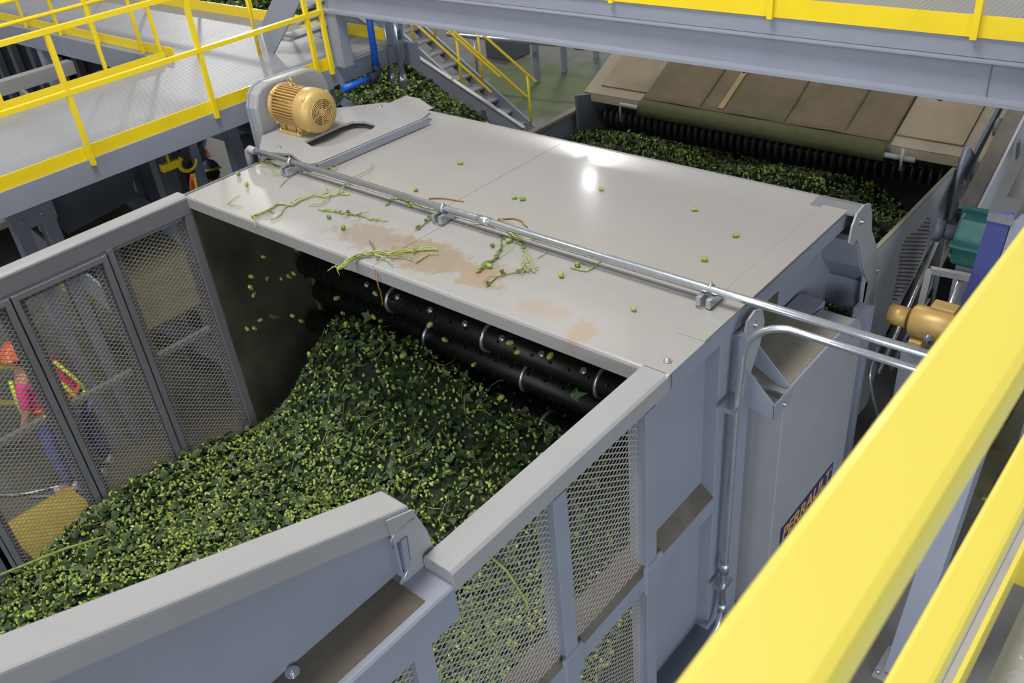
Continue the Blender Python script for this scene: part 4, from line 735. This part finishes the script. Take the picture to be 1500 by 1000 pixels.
railing('yellow railing along the near edge of the left platform, with a wide toe board', [(X0, -2.0), (X0, 6.30)], 3.33, [(X0, y) for y in (0.2, 1.95, 3.36, 4.74, 6.10, 6.30)], toe=[((-8.40, -2.0), (-8.40, 6.30))], toez=(-0.02, 0.12), foot=-0.06)
railing('yellow railing on the inner platform edge, turning the corner to the cross walkway', [(-10.76, -2.0), (-10.76, 5.5), (-10.80, 5.62), (-10.92, 5.66), (-20, 5.66)], 3.33, [(-10.76, y) for y in (0.6, 2.2, 3.6, 4.85)] + [(-10.9, 5.66), (-11.35, 5.66), (-12.5, 5.66), (-13.6, 5.66), (-14.7, 5.66), (-15.8, 5.66)], hs=(1.07, 0.85), toe=[((-10.70, -2.0), (-10.70, 5.60)), ((-20, 5.73), (-10.71, 5.73))], toez=(0.0, 0.12), r=0.022, postr=0.02)
railing('yellow railing on the far edge of the cross walkway at top left', [(-20, 7.46), (-9.9, 7.46)], 3.33, [(x, 7.46) for x in (-17, -15.6, -14.2, -12.8, -11.45, -10.75)], toe=[((-20, 7.42), (-9.8, 7.42))], toez=(0.0, 0.14), r=0.022, postr=0.02)
obj('railing_post', MB().tube([(-9.72, 6.30, 3.33), (-9.72, 6.30, 4.6)], 0.022, 10), YEL, None, 'single yellow post at the foot of the short grey stair on the platform', 'post')
obj('toe_board', MB().beam((-9.7, 7.40, 3.40), (-8.6, 7.40, 3.40), 0.012, 0.14), YEL, None, 'short yellow toe board on the platform behind the short grey stair', 'toe board')
# ------------------------------------------------------------------ upper walkway with girder
gw = thing('upper_walkway', 'long pale grey girder walkway crossing the top of the view', 'walkway', (-3, 7, 3.93))
mb = MB().prism([(6.36, 3.93), (6.36, 3.955), (6.43, 3.965), (6.43, 4.195), (6.36, 4.205), (6.36, 4.215), (6.58, 4.215), (6.58, 4.205), (6.45, 4.195), (6.45, 3.965), (6.58, 3.955), (6.58, 3.93)], 'X', -8.42, 1.0); obj('girder', mb, GREY2, gw)
obj('upper_channel', B((-8.42, 6.42, 4.217), (1.0, 6.47, 4.37)), GREY2, gw, bevel=0.004)
obj('splice', B((-1.545, 6.424, 3.968), (-1.540, 6.431, 4.19)), GREYD, gw)
obj('far_girder', B((-8.42, 7.35, 4.1), (1.0, 7.42, 4.37)), GREY2, gw)
obj('deck_sheet', B((-8.30, 6.47, 4.36), (1.0, 7.35, 4.40)), DECKU, gw)
for x in (-6.9, -5.6, -3.0, -1.65, -0.2): obj('cross_beam', B((x, 6.58, 4.0), (x + 0.06, 7.35, 4.2)), GREY2, gw)
obj('column', B((-8.40, 6.38, 3.33), (-8.22, 6.52, 3.93)), GREY2, gw, bevel=0.004); obj('column', B((-8.45, 7.26, 3.33), (-8.32, 7.42, 3.93)), GREY2, gw)
obj('bolt', hexbolt((-1.82, 6.40, 3.93), (0, 0, -1), 0.02), BLACK, gw); obj('bolt', hexbolt((-3.3, 6.40, 3.93), (0, 0, -1), 0.02), BLACK, gw)
railing('yellow railing with toe board on the near edge of the upper girder walkway', [(-8.3, 6.40), (1.0, 6.40)], 4.40, [(x, 6.395) for x in (-7.38, -5.96, -4.54, -3.11, -1.68, -0.26)], toe=[((-8.3, 6.41), (1.0, 6.41))], toez=(-0.05, 0.09), foot=-0.06, hs=(1.1, 0.55))
railing('yellow railing on the far edge of the upper girder walkway', [(-8.3, 7.40), (1.0, 7.40)], 4.40, [(x, 7.40) for x in (-6.9, -5.4, -3.9, -2.4, -0.9)], hs=(1.1, 0.55))
wk = obj('added_lamp_housing', MB().cyl((-5.01, 6.60, 3.86), (-5.01, 6.60, 3.95), 0.09, 16), GREYD, gw)  # unseen housing, added to go with the highlight lamp below
wl_ = lamp((-5.01, 6.60, 3.85), (-4.15, 5.47, 3.2), 0.09, 0.55, (1, 1, 1)); wl_.name = 'added_highlight_lamp'; wl_.data.spread = 1.9  # unseen lamp added under the deck to make the bright spot on the hood
# short stair from the platform up to the walkway
ss = thing('short_stair', 'short grey steel stair from the left platform up to the girder walkway', 'stair', (-9.2, 6.9, 3.33))
obj('stringer', MB().prism([(-9.70, 3.33), (-9.58, 3.33), (-8.66, 4.15), (-8.48, 4.40), (-8.9, 4.40), (-9.68, 3.68), (-9.72, 3.55)], 'Y', 6.40, 6.42), GREY2, ss)
obj('stringer', MB().prism([(-9.70, 3.33), (-9.58, 3.33), (-8.66, 4.15), (-8.48, 4.40), (-8.9, 4.40), (-9.68, 3.68), (-9.72, 3.55)], 'Y', 7.24, 7.26), GREY2, ss)
for i in range(4): obj('tread', B((-9.52 + i * 0.25, 6.42, 3.50 + i * 0.21), (-9.24 + i * 0.25, 7.24, 3.535 + i * 0.21)), GREY, ss, bevel=0.004)
# ------------------------------------------------------------------ floor stair, with its handrails
fs_ = thing('floor_stair', 'grey steel stair with yellow handrails descending to the concrete floor behind the machine', 'stair', (-11.0, 12.8, 0))
SLP = 0.60
def xz(x): return (-(x + 11.05)) * SLP   # nosing height
for y in (11.97, 12.55):
    p = [(-11.10, 0), (-10.75, 0), (-10.72, 0.12), (-16.6, 0.12 + 5.88 * SLP), (-16.6, -0.18 + 5.88 * SLP)]
    obj('stringer', MB().prism(p, 'Y', y - 0.02, y + 0.02), GREY2, fs_)
for i in range(17):
    x = -11.25 - i * 0.32; obj('tread', B((x - 0.02, 11.99, xz(x) + 0.02), (x + 0.28, 12.53, xz(x) + 0.06)), GREY, fs_)
for k, y in enumerate((11.97, 12.55)):
    x1 = -11.0 if k == 0 else -10.65
    for h in (0.92, 0.45): obj('handrail', MB().tube([(x1 + (0.0 if h > .5 else -0.25), y, 0.12 + h + (-(x1 + 10.72)) * SLP + (0.0 if h > .5 else 0.25 * SLP)), (-16.6, y, 0.12 + h + 5.88 * SLP)], 0.026, 10), YEL, fs_)
    for x in (-10.85, -12.0, -13.15, -14.3, -15.45): 
        if k == 0 and x > -11: continue
        z = 0.12 + (-(x + 10.72)) * SLP; obj('post', MB().cyl((x, y, z - 0.1), (x, y, z + 0.92), 0.024, 10), YEL, fs_)
# ------------------------------------------------------------------ inclined belt with hops behind the machine
ic = thing('inclined_conveyor', 'inclined trough conveyor full of hops, between the machine and the floor stair', 'conveyor', (-13.5, 10.6, 0))
def zi(x): return 0.35 + (-(x + 10.3)) * 0.385
obj('side_panel', MB().prism([(-10.2, 0.52), (-10.15, 0.35), (-10.2, 0.10), (-18.2, 0.10 + 8 * 0.385), (-18.2, 0.52 + 8 * 0.385)], 'Y', 11.60, 11.64), GREY2, ic)
obj('side_panel', MB().prism([(-10.2, 0.50), (-10.15, 0.35), (-10.2, 0.10), (-18.2, 0.10 + 8 * 0.385), (-18.2, 0.50 + 8 * 0.385)], 'Y', 9.16, 9.20), GREY2, ic)
obj('top_lip', MB().beam((-10.2, 11.60, 0.52), (-18.2, 11.60, 0.52 + 8 * 0.385), 0.08, 0.02), GREY, ic)
for x in (-11.2, -14, -17):
    for y in (9.18, 11.62): obj('leg', B((x, y - 0.05, 0), (x + 0.1, y + 0.05, zi(x))), GREYD, ic)
def H3(x, y):
    x = np.asarray(x, float); y = np.asarray(y, float); return 0.30 + (-(x + 10.3)) * 0.385 - 0.10 * ((y - 10.4) / 1.2) ** 2 + 0.05 * noise2(x, y, 21, 3)
heap('heap of hops riding on the inclined conveyor beside the floor stair', None, -18.0, -10.3, 9.24, 11.56, H3, 6500, 6500, 200, sc=1.9, step=0.12)
# pipes standing by the platform
bpz = thing('blue_pipe', 'blue pipe dropping beside the platform and turning left through a dark elbow', 'pipe', (-8.26, 6.9, 2.98))
obj('pipe', MB().cyl((-8.29, 6.92, 4.1), (-8.30, 6.90, 3.20), 0.040, 16), BLUE, bpz); obj('pipe', MB().cyl((-8.30, 6.80, 3.09), (-8.30, 6.35, 3.09), 0.040, 16), BLUE, bpz); obj('elbow', MB().tube([(-8.30, 6.90, 3.22), (-8.30, 6.90, 3.13), (-8.30, 6.88, 3.09), (-8.30, 6.76, 3.09)], 0.054, 14), mat('dark_elbow', '32404c', 0.5), bpz)
gpz = thing('steel_pipe', 'galvanised vertical pipe with teal valve band, right of the blue pipe', 'pipe', (-8.3, 7.3, 2.8))
obj('pipe', MB().cyl((-8.32, 7.32, 3.95), (-8.31, 7.28, 2.90), 0.034, 14), GALV, gpz); obj('valve_band', MB().cyl((-8.32, 7.32, 3.50), (-8.32, 7.32, 3.40), 0.048, 14), TEAL, gpz); obj('flange', MB().cyl((-8.31, 7.28, 3.0), (-8.31, 7.28, 2.82), 0.05, 14), GALV, gpz)
gpz2 = obj('steel_pipe', MB().cyl((-8.32, 7.14, 3.9), (-8.31, 7.12, 2.95), 0.014, 10).cyl((-8.31, 7.12, 3.05), (-8.31, 7.12, 2.92), 0.026, 10), GALV, None, 'thin grey pipe between the blue pipe and the thicker galvanised one', 'pipe')
# far posts and rail on the floor beyond
for i, (x, y) in enumerate(((-12.66, 14.97), (-12.55, 15.8), (-12.49, 16.92))): obj('floor_post', B((x - 0.05, y - 0.05, 0), (x + 0.05, y + 0.05, 4.3)), GREY2, None, ['slim grey post nearest the stair on the stained floor', 'slim grey post standing behind the nearest one on the stained floor', 'slim grey post furthest right, just left of the tan cover'][i], 'post', 'slim posts on the far floor', bevel=0.004)
obj('pipe_rail', MB().tube([(-14.6, 14.3, 1.0), (-11.9, 14.6, 1.0), (-6.0, 16.5, 1.0)], 0.045, 10).cyl((-13.9, 14.4, 0), (-13.9, 14.4, 1.0), 0.03).cyl((-9, 15.5, 0), (-9, 15.5, 1.0), 0.03), GALV, None, 'white horizontal pipe far behind under the girder', 'pipe')
obj('floor_unit', MB().box((-15.0, 15.9, 0), (-14.2, 16.6, 0.75)).box((-14.9, 16.0, 0.75), (-14.7, 16.5, 0.9)), GREYD, None, 'dark low equipment box on the floor beyond the stair', 'box', bevel=0.02)

# ------------------------------------------------------------------ near walkway with the big yellow rails
nw = thing('near_walkway', 'checker plate walkway in the lower right corner', 'walkway', (0.5, 2.0, 4.2))
obj('deck_sheet', B((-0.12, -2.0, 4.36), (1.6, 6.4, 4.40)), DECKN, nw); obj('edge_angle', B((-0.19, -2.0, 4.30), (-0.17, 6.35, 4.44)), GREY, nw); obj('edge_channel', B((-0.27, -2.0, 4.2), (-0.20, 6.35, 4.36)), GREY, nw)
mb = MB()
for i in range(14):
    for j in range(44):
        x = -0.08 + i * 0.055; y = 0.9 + j * 0.045; a = 0.78 if (i + j) % 2 else -0.78; d = Vector((math.cos(a), math.sin(a), 0)); s = Vector((-d.y, d.x, 0)); c = Vector((x, y, 4.40))
        mb.add([c - d * .016, c + s * .005, c + d * .016, c - s * .005, c - d * .008 + Vector((0, 0, .0025)), c + d * .008 + Vector((0, 0, .0025))], [(0, 3, 4), (0, 4, 1), (1, 4, 5), (1, 5, 2), (2, 5, 3), (3, 5, 4)])
obj('raised_studs', mb, DECKN, nw, kind='stuff')
nr = thing('near_handrail', 'very large out of focus yellow railing in the lower right foreground', 'railing', (-0.165, 2, 4.35))
def rrail(x, z, w, h, m=YELN): return MB().box((x - w / 2, -1.5, z - h / 2), (x + w / 2, 6.35, z + h / 2))
obj('top_rail', rrail(-0.162, 5.62, 0.088, 0.06), YELN, nr, bevel=0.012)
obj('mid_rail', rrail(-0.17, 4.96, 0.062, 0.05), YELN, nr, bevel=0.010)
obj('toe_board', B((-0.165, -1.5, 4.40), (-0.155, 6.35, 4.53)), YELN, nr)
for y in (-0.9, 3.0, 4.8): obj('post', B((-0.19, y, 4.33), (-0.14, y + 0.06, 5.60)), YELN, nr, bevel=0.006)
obj('toe_end_bracket', B((-0.165, 1.83, 4.40), (-0.12, 1.86, 4.52)), YELN, nr)
# support columns under it
def qcol(lbl, b0, t0, w, d):
    c = thing('support_column', lbl, 'column', (b0[0], b0[1], 0), 'columns under the near walkway')
    obj('shaft', MB().beam(b0, t0, w, d, (1, 0, 0)), GREY2, c, bevel=0.004); obj('base_plate', B((b0[0] - 0.14, b0[1] - 0.16, 0), (b0[0] + 0.14, b0[1] + 0.16, 0.02)), GREY, c)
    for sx in (-1, 1):
        for sy in (-1, 1): obj('anchor_bolt', MB().cyl((b0[0] + sx * 0.11, b0[1] + sy * 0.13, 0.02), (b0[0] + sx * 0.11, b0[1] + sy * 0.13, 0.06), 0.014, 8), BOLT, c)
    return c
qcol('blue-grey column seen between the two near yellow rails, foot near the bottom edge', (-0.97, 4.92, 0.02), (-0.92, 5.75, 2.9), 0.22, 0.16)
qcol('blue-grey column at the right picture edge with its base plate visible', (-0.86, 7.55, 0.02), (-0.86, 7.62, 3.9), 0.16, 0.16)
obj('tie_beam', MB().beam((-1.05, 5.3, 2.75), (-0.5, 7.6, 2.3), 0.2, 0.16), GREY2, None, 'blue-grey tie beam joining the heads of the right columns', 'beam')
# scattered hops on the right floor
for i in range(26):
    o = bpy.data.objects.new('floor_hop_cone', me_cone); COL.objects.link(o); s = 0.05; o.scale = (s, s, s); o.rotation_euler = (1.57, 0, random.uniform(0, 6)); o.location = (random.uniform(-1.75, -0.6), random.uniform(4.9, 8.2), 0.02)
    o['label'] = 'stray green hop cone on the concrete floor at the right'; o['category'] = 'hop cone'; o['group'] = 'stray hop cones on the right floor'

# ------------------------------------------------------------------ equipment under the left platform
chh = thing('discharge_chute', 'dark grey folded chute hanging under the left platform', 'chute', (-9.6, 3.55, 2.4))
obj('hood', MB().prism([(3.05, 3.05), (4.08, 3.05), (4.08, 2.72), (4.02, 2.62), (3.12, 2.55), (3.05, 2.66)], 'X', -10.2, -9.2), GREYD, chh, bevel=0.01)
obj('end_bracket', MB().box((-9.32, 2.98, 2.50), (-9.14, 3.04, 3.05)), GREY2, chh); obj('lower_lip', MB().prism([(3.12, 2.56), (4.02, 2.63), (4.02, 2.48), (3.2, 2.40)], 'X', -9.24, -9.20), GREYD, chh)
tr = thing('trough_conveyor', 'open trough conveyor with dusty bed running out from under the dark chute', 'conveyor', (-9.0, 3.5, 0))
for y in (3.02, 4.16): obj('side_plate', MB().prism([(-10.3, 2.3), (-7.9, 1.7), (-7.9, 2.0), (-10.3, 2.6)], 'Y', y - 0.015, y + 0.015), GREY2, tr)
obj('bed', MB().prism([(-10.3, 2.28), (-7.9, 1.68), (-7.9, 1.71), (-10.3, 2.31)], 'Y', 3.035, 4.145), mat('dusty_trough_bed', '57513b', 0.8, 0, 0.15, 6), tr)
for y in (3.0, 4.1): obj('leg', B((-8.2, y, 0), (-8.1, y + 0.08, 1.75)), GREYD, tr)
ub = thing('support_structure', 'dark steel support frame under the left platform beside the worker', 'frame', (-10, 5.5, 0))
for a_, b_ in (((-9.6, 4.2, 1.9), (-12.2, 4.7, 1.9)), ((-9.7, 4.7, 2.35), (-11.8, 7.0, 2.35)), ((-9.9, 4.9, 0.0), (-9.9, 4.9, 2.6)), ((-11.5, 5.1, 0.0), (-11.5, 5.1, 2.6)), ((-9.4, 4.28, 0), (-9.4, 4.28, 2.9))): obj('bar', MB().beam(a_, b_, 0.1, 0.12), GREYD, ub)
obj('panel', B((-12.6, 6.4, 1.9), (-9.3, 6.5, 2.9)), GREY2, ub); obj('ledge', B((-12.6, 6.2, 2.28), (-9.3, 6.4, 2.34)), GREYD, ub); obj('bar', B((-10.5, 6.1, 0), (-10.3, 6.3, 2.2)), GREY2, ub)
hk = thing('hoist_hook', 'yellow chain hoist hook hanging under the platform edge', 'hook', (-8.6, 4.3, 2.6))
obj('block', MB().box((-8.64, 4.10, 2.86), (-8.56, 4.30, 2.94)), YEL, hk, bevel=0.01); obj('hook', MB().tube([(-8.6, 4.40 + 0.10 * math.cos(a), 2.86 + 0.09 * math.sin(a)) for a in [2.2 + i * 0.35 for i in range(13)]], 0.028, 10, 0.012), YEL, hk); obj('stem', MB().cyl((-8.6, 4.2, 2.9), (-8.6, 4.2, 3.3), 0.015), YEL, hk)
# inner well beyond the inner railing
dk = thing('sorting_machine', 'large dark machine body below the cross walkway in the platform well', 'machine', (-16.5, 6.6, 0))
obj('machine_body', B((-22, 6.3, 0), (-13.9, 7.3, 2.85)), BLACK, dk)
for i in range(9): obj('upright', B((-21.2 + i * 0.8, 6.18, 0.0), (-21.05 + i * 0.8, 6.3, 2.85)), GREYD, dk, bevel=0.01)
obj('pale_door', B((-15.5, 6.12, 1.5), (-15.1, 6.18, 2.7)), GREY, dk, label='pale grey narrow door')
db = thing('belt_bed', 'olive brown belt bed deep in the platform well', 'conveyor', (-18, 4, 0)); obj('bed', B((-24, 2.0, 0.8), (-14.2, 6.0, 0.9)), DUSTY, db)
for y in (2.0, 5.9): obj('side_rail', B((-24, y, 0.7), (-14.2, y + 0.08, 1.1)), GREYD, db)
for x in (-22, -18, -14.6): obj('leg', B((x, 2.2, 0), (x + 0.1, 2.3, 0.8)), GREYD, db)
wl = thing('roller_frame', 'grey sloping roller frame low in the platform well at the far left', 'frame', (-13.0, 4.4, 0))
for y in (2.6, 3.3): obj('side_rail', MB().beam((-11.6, y + 1.4, 2.55), (-14.6, y + 1.9, 2.5), 0.05, 0.12), GREY, wl); 
for i in range(8): obj('roller', MB().cyl((-11.8 - i * 0.33, 4.04 + i * 0.05, 2.52), (-11.8 - i * 0.33, 4.70 + i * 0.05, 2.52), 0.04, 10), GREYD, wl)
for x in (-11.9, -14.0): obj('leg', B((x, 4.3, 0), (x + 0.08, 4.4, 2.45)), GREYD, wl)
wb = thing('waste_bag', 'white plastic bag lying in the right corner of the platform well', 'bag', (-13.5, 6.2, 2.2))
obj('bag_body', MB().ball((-13.4, 6.0, 2.55), 0.3, 14, (1.1, 0.7, 0.7)), mat('white_plastic', 'd8d8d4', 0.4, 0, 0.1, 9, 1.0, 8), wb); obj('stand', B((-13.7, 5.8, 0), (-13.1, 6.2, 2.36)), GREYD, wb)

# ------------------------------------------------------------------ things behind the left mesh
kp = thing('yellow_step', 'yellow step box on the floor seen through the left mesh door', 'step', (-8.1, 1.7, 0))
STEPY = mat('dark_yellow_step', 'b39a2c', 0.6, 0, 0.12, 5); obj('top', B((-8.55, 1.28, 0.10), (-7.45, 2.0, 0.14)), STEPY, kp); obj('side', B((-8.53, 1.30, 0), (-7.47, 1.98, 0.10)), STEPY, kp)  # darker yellow than the handrails, slightly varied
yb = thing('yellow_bollard', 'yellow bollard seen through the upper part of the left mesh door', 'bollard', (-10.9, 3.75, 0))
obj('body', MB().beam((-11.4, 3.72, 0.95), (-10.7, 3.72, 0.95), 0.22, 0.25), YEL, yb, bevel=0.03); obj('stand', B((-11.1, 3.66, 0), (-11.0, 3.78, 0.85)), GREYD, yb)
y2 = obj('short_bollard', MB().ball((-10.8, 4.9, 1.0), 0.10, 12).cyl((-10.8, 4.9, 0), (-10.8, 4.9, 1.0), 0.04, 10), YEL, None, 'short yellow bollard behind the right mesh panel of the left wall', 'bollard')
gc = thing('grey_drum', 'pale grey round casing behind the top of the left mesh wall', 'casing', (-10.4, 4.6, 0))
obj('casing', MB().cyl((-10.7, 4.55, 1.45), (-10.2, 4.55, 1.45), 0.26, 24), GREY, gc); obj('stand', B((-10.55, 4.45, 0), (-10.35, 4.65, 1.25)), GREYD, gc)
sf = thing('stair_rail', 'yellow handrail fence seen through the mesh at the far left edge', 'railing', (-10.5, 1.8, 0))
for z in (1.05, 0.55): obj('rail', MB().cyl((-11.6, 1.2, z), (-9.6, 2.35, z), 0.03), YEL, sf)
for x, y in ((-11.4, 1.32), (-10.5, 1.83), (-9.65, 2.33)): obj('post', MB().cyl((x, y, 0), (x, y, 1.05), 0.03), YEL, sf)
lc = thing('low_conveyor', 'low dark conveyor on the floor outside the left mesh wall', 'conveyor', (-9.6, 3.6, 0))
obj('bed', B((-11.5, 4.1, 0.55), (-7.6, 4.7, 0.62)), GREYD, lc); obj('side_plate', B((-11.5, 4.05, 0.45), (-7.6, 4.1, 0.8)), GREYD, lc)
for x in (-11.2, -9.6, -8.0): obj('leg', B((x, 4.1, 0), (x + 0.08, 4.2, 0.55)), GREYD, lc)
hs_ = thing('air_hose', 'pale coiled hose on the floor beside the yellow step', 'hose', (-8.7, 1.9, 0))
obj('hose', MB().tube(bez([(-9.6, 1.3, .02), (-9.1, 1.6, .02), (-8.8, 1.98, .02), (-8.55, 2.3, .02), (-8.35, 2.25, .02), (-8.5, 2.05, .02), (-8.9, 1.7, .02)], 6), 0.015, 8), GALV, hs_)

# ------------------------------------------------------------------ people
def skinned(name, verts, edges, radii, m, parent, sub=1):
    me = bpy.data.meshes.new(name); base = WL[parent.name]; me.from_pydata([Vector(v) - base for v in verts], edges, []); me.update()
    o = bpy.data.objects.new(name, me); COL.objects.link(o)
    sk = o.modifiers.new('s', 'SKIN'); sk.use_smooth_shade = True
    for i, r in enumerate(radii):
        d = me.skin_vertices[0].data[i]; d.radius = r if isinstance(r, tuple) else (r, r); d.use_root = (i == 0)
    sb = o.modifiers.new('u', 'SUBSURF'); sb.levels = sub; sb.render_levels = sub
    bpy.context.view_layer.update(); dg = bpy.context.evaluated_depsgraph_get(); nm = bpy.data.meshes.new_from_object(o.evaluated_get(dg)); o.modifiers.clear(); o.data = nm; nm.materials.clear(); nm.materials.append(m)
    o.parent = parent; WL[o.name] = base; return o
SKIN = mat('skin', 'b98468', 0.55); HATO = mat('orange_hard_hat', 'f0662c', 0.35, coat=0.3); PINK = mat('pink_vest', 'ee2f86', 0.6); LIMEV = mat('lime_band', 'd6ee3a', 0.5); ORV = mat('orange_band', 'f2641e', 0.6)
JEAN = mat('blue_jeans', '5a5f96', 0.8, 0, 0.15, 30, 0.3, 200); SHOE = mat('shoe', 'c9c8c6', 0.6); SHOED = mat('dark_boot', '2c2622', 0.6); HAIR = mat('dark_hair', '2a1c14', 0.6); DKC = mat('dark_workwear', '2a2c30', 0.8)
def person(label, loc, face, vest, trousers, shirt, hat=None, lean=0.0, shoes=SHOE, hatname='hard_hat', arm=0.0):
    root = thing('person', label, 'person', loc); c, s = math.cos(face), math.sin(face)
    def L(x, y, z):   # x = side, y = forward, z = up ; lean bends above the hip
        if z > 0.95: dz = z - 0.95; y = y + dz * math.sin(lean); z = 0.95 + dz * math.cos(lean)
        return Vector((loc[0] + x * c - y * s, loc[1] + x * s + y * c, loc[2] + z))
    body = [L(0,0,0.98), L(0,0.01,1.15), L(0,0,1.34), L(0,0,1.46), L(0,0.01,1.54), L(0,0.02,1.66), L(0.17,0,1.41), L(0.24,0.02,1.15), L(0.25,0.14+arm,0.95), L(0.25,0.18+arm,0.88), L(-0.17,0,1.41), L(-0.24,0.02,1.15), L(-0.25,0.14+arm,0.95), L(-0.25,0.18+arm,0.88), L(0.09,0,0.90), L(0.10,0.01,0.50), L(0.10,-0.01,0.10), L(0.10,0.12,0.05), L(-0.09,0,0.90), L(-0.11,0.03,0.50), L(-0.12,0.01,0.10), L(-0.12,0.14,0.05)]
    ed = [(0,1),(1,2),(2,3),(3,4),(4,5),(3,6),(6,7),(7,8),(8,9),(3,10),(10,11),(11,12),(12,13),(0,14),(14,15),(15,16),(16,17),(0,18),(18,19),(19,20),(20,21)]
    rr = [(.13,.10),(.12,.09),(.15,.10),(.11,.08),.05,.085,.06,.045,.035,.03,.06,.045,.035,.03,.085,.06,.045,.04,.085,.06,.045,.04]
    skinned('body', body, ed, rr, SKIN, root, 2)
    skinned('trousers', [L(0,0,0.98), L(0.09,0,0.88), L(0.10,0.01,0.50), L(0.10,-0.01,0.10), L(-0.09,0,0.88), L(-0.11,0.03,0.50), L(-0.12,0.01,0.10)], [(0,1),(1,2),(2,3),(0,4),(4,5),(5,6)], [(.145,.12),.10,.078,.065,.10,.078,.065], trousers, root)
    skinned('shirt', [L(0,0,1.02), L(0,0.01,1.2), L(0,0,1.42), L(0.17,0,1.42), L(0.24,0.02,1.17), L(-0.17,0,1.42), L(-0.24,0.02,1.17)], [(0,1),(1,2),(2,3),(3,4),(2,5),(5,6)], [(.14,.11),(.14,.105),(.12,.09),.07,.055,.07,.055], shirt, root)
    v = skinned('vest', [L(0,0,0.96), L(0,0.01,1.15), L(0,0,1.32), L(0,0,1.44)], [(0,1),(1,2),(2,3)], [(.17,.135),(.165,.13),(.18,.13),(.14,.10)], vest, root)
    for x in (-0.09, 0.09):
        for y in (-0.15, 0.15): obj('reflective_band', MB().tube([L(x, y, 0.98), L(x, y * 1.0, 1.2), L(x, y * 0.8, 1.45)], 0.022, 6), LIMEV, v)
    for z, mm in ((1.02, LIMEV), (1.10, ORV)): obj('reflective_band', MB().tube([L(0.185 * math.cos(a), 0.150 * math.sin(a), z) for a in [i * math.tau / 16 for i in range(17)]], 0.018, 6), mm, v)
    hd = L(0, 0.03, 1.66); obj('hair', MB().ball(L(0, -0.01, 1.68), 0.105, 14, (1, 1, 1.05)), HAIR, root)
    for sx in (-1, 1): obj('ear', MB().ball(L(sx * 0.095, 0.02, 1.64), 0.022, 8), SKIN, root); obj('eye', MB().ball(L(sx * 0.035, 0.112, 1.66), 0.012, 8), BLACK, root)
    obj('nose', MB().ball(L(0, 0.125, 1.62), 0.018, 8), SKIN, root)
    for sx in (-1, 1):
        obj('shoe', MB().tube([L(sx * 0.11, -0.06, 0.05), L(sx * 0.11, 0.06, 0.055), L(sx * 0.115, 0.19, 0.035)], 0.055, 10, 0.035), shoes, root)
        for f in range(4): obj('finger', MB().tube([L(sx * 0.25 + (f - 1.5) * 0.016, 0.19 + arm, 0.87), L(sx * 0.25 + (f - 1.5) * 0.018, 0.22 + arm, 0.83), L(sx * 0.25 + (f - 1.5) * 0.016, 0.21 + arm, 0.79)], 0.009, 6, 0.007), SKIN, root)
        obj('thumb', MB().tube([L(sx * 0.21, 0.18 + arm, 0.88), L(sx * 0.19, 0.21 + arm, 0.85), L(sx * 0.19, 0.22 + arm, 0.82)], 0.010, 6, 0.008), SKIN, root)
    if hat:
        up = (L(0, 0, 1.9) - L(0, 0, 1.7)).normalized(); cc = L(0, 0.02, 1.68)
        obj(hatname, MB().lathe([(0.0, 0.135), (0.012, 0.14), (0.02, 0.125), (0.07, 0.115), (0.12, 0.085), (0.15, 0.04), (0.155, 0.0)], cc, up, 22), hat, root)
        if hatname == 'cap': obj('cap_band', MB().lathe([(0.0, 0.135), (0.0, 0.15), (0.03, 0.14), (0.03, 0.125)], cc, up, 22), LIMEV, root)
    return root
person('person in orange hard hat, pink vest and blue jeans behind the left mesh door', (-8.70, 2.13, 0.0), 2.4, PINK, JEAN, PINK, HATO, 0.0)
person('bareheaded person in pink vest and blue trousers, partly hidden by a mesh wall upright', (-8.65, 2.42, 0.0), 2.3, PINK, JEAN, PINK, None, 0.42)
obj('worker_platform', MB().box((-10.6, 5.1, 0.22), (-9.7, 5.9, 0.30)).box((-10.5, 5.2, 0.0), (-10.4, 5.3, 0.22)).box((-9.9, 5.7, 0.0), (-9.8, 5.8, 0.22)), GREYD, None, 'low grey step under the worker in dark jacket', 'step')
person('person in orange hard hat and orange vest standing behind the dark jacket worker', (-11.55, 6.05, 0.0), 0.6, ORV, DKC, ORV, HATO, 0.2, SHOED)
w3 = person('person in dark jacket and orange sleeves bending under the left platform', (-10.15, 5.50, 0.30), 1.2, DKC, DKC, ORV, mat('grey_blue_cap', '59657c', 0.6), 0.35, SHOED, 'cap')
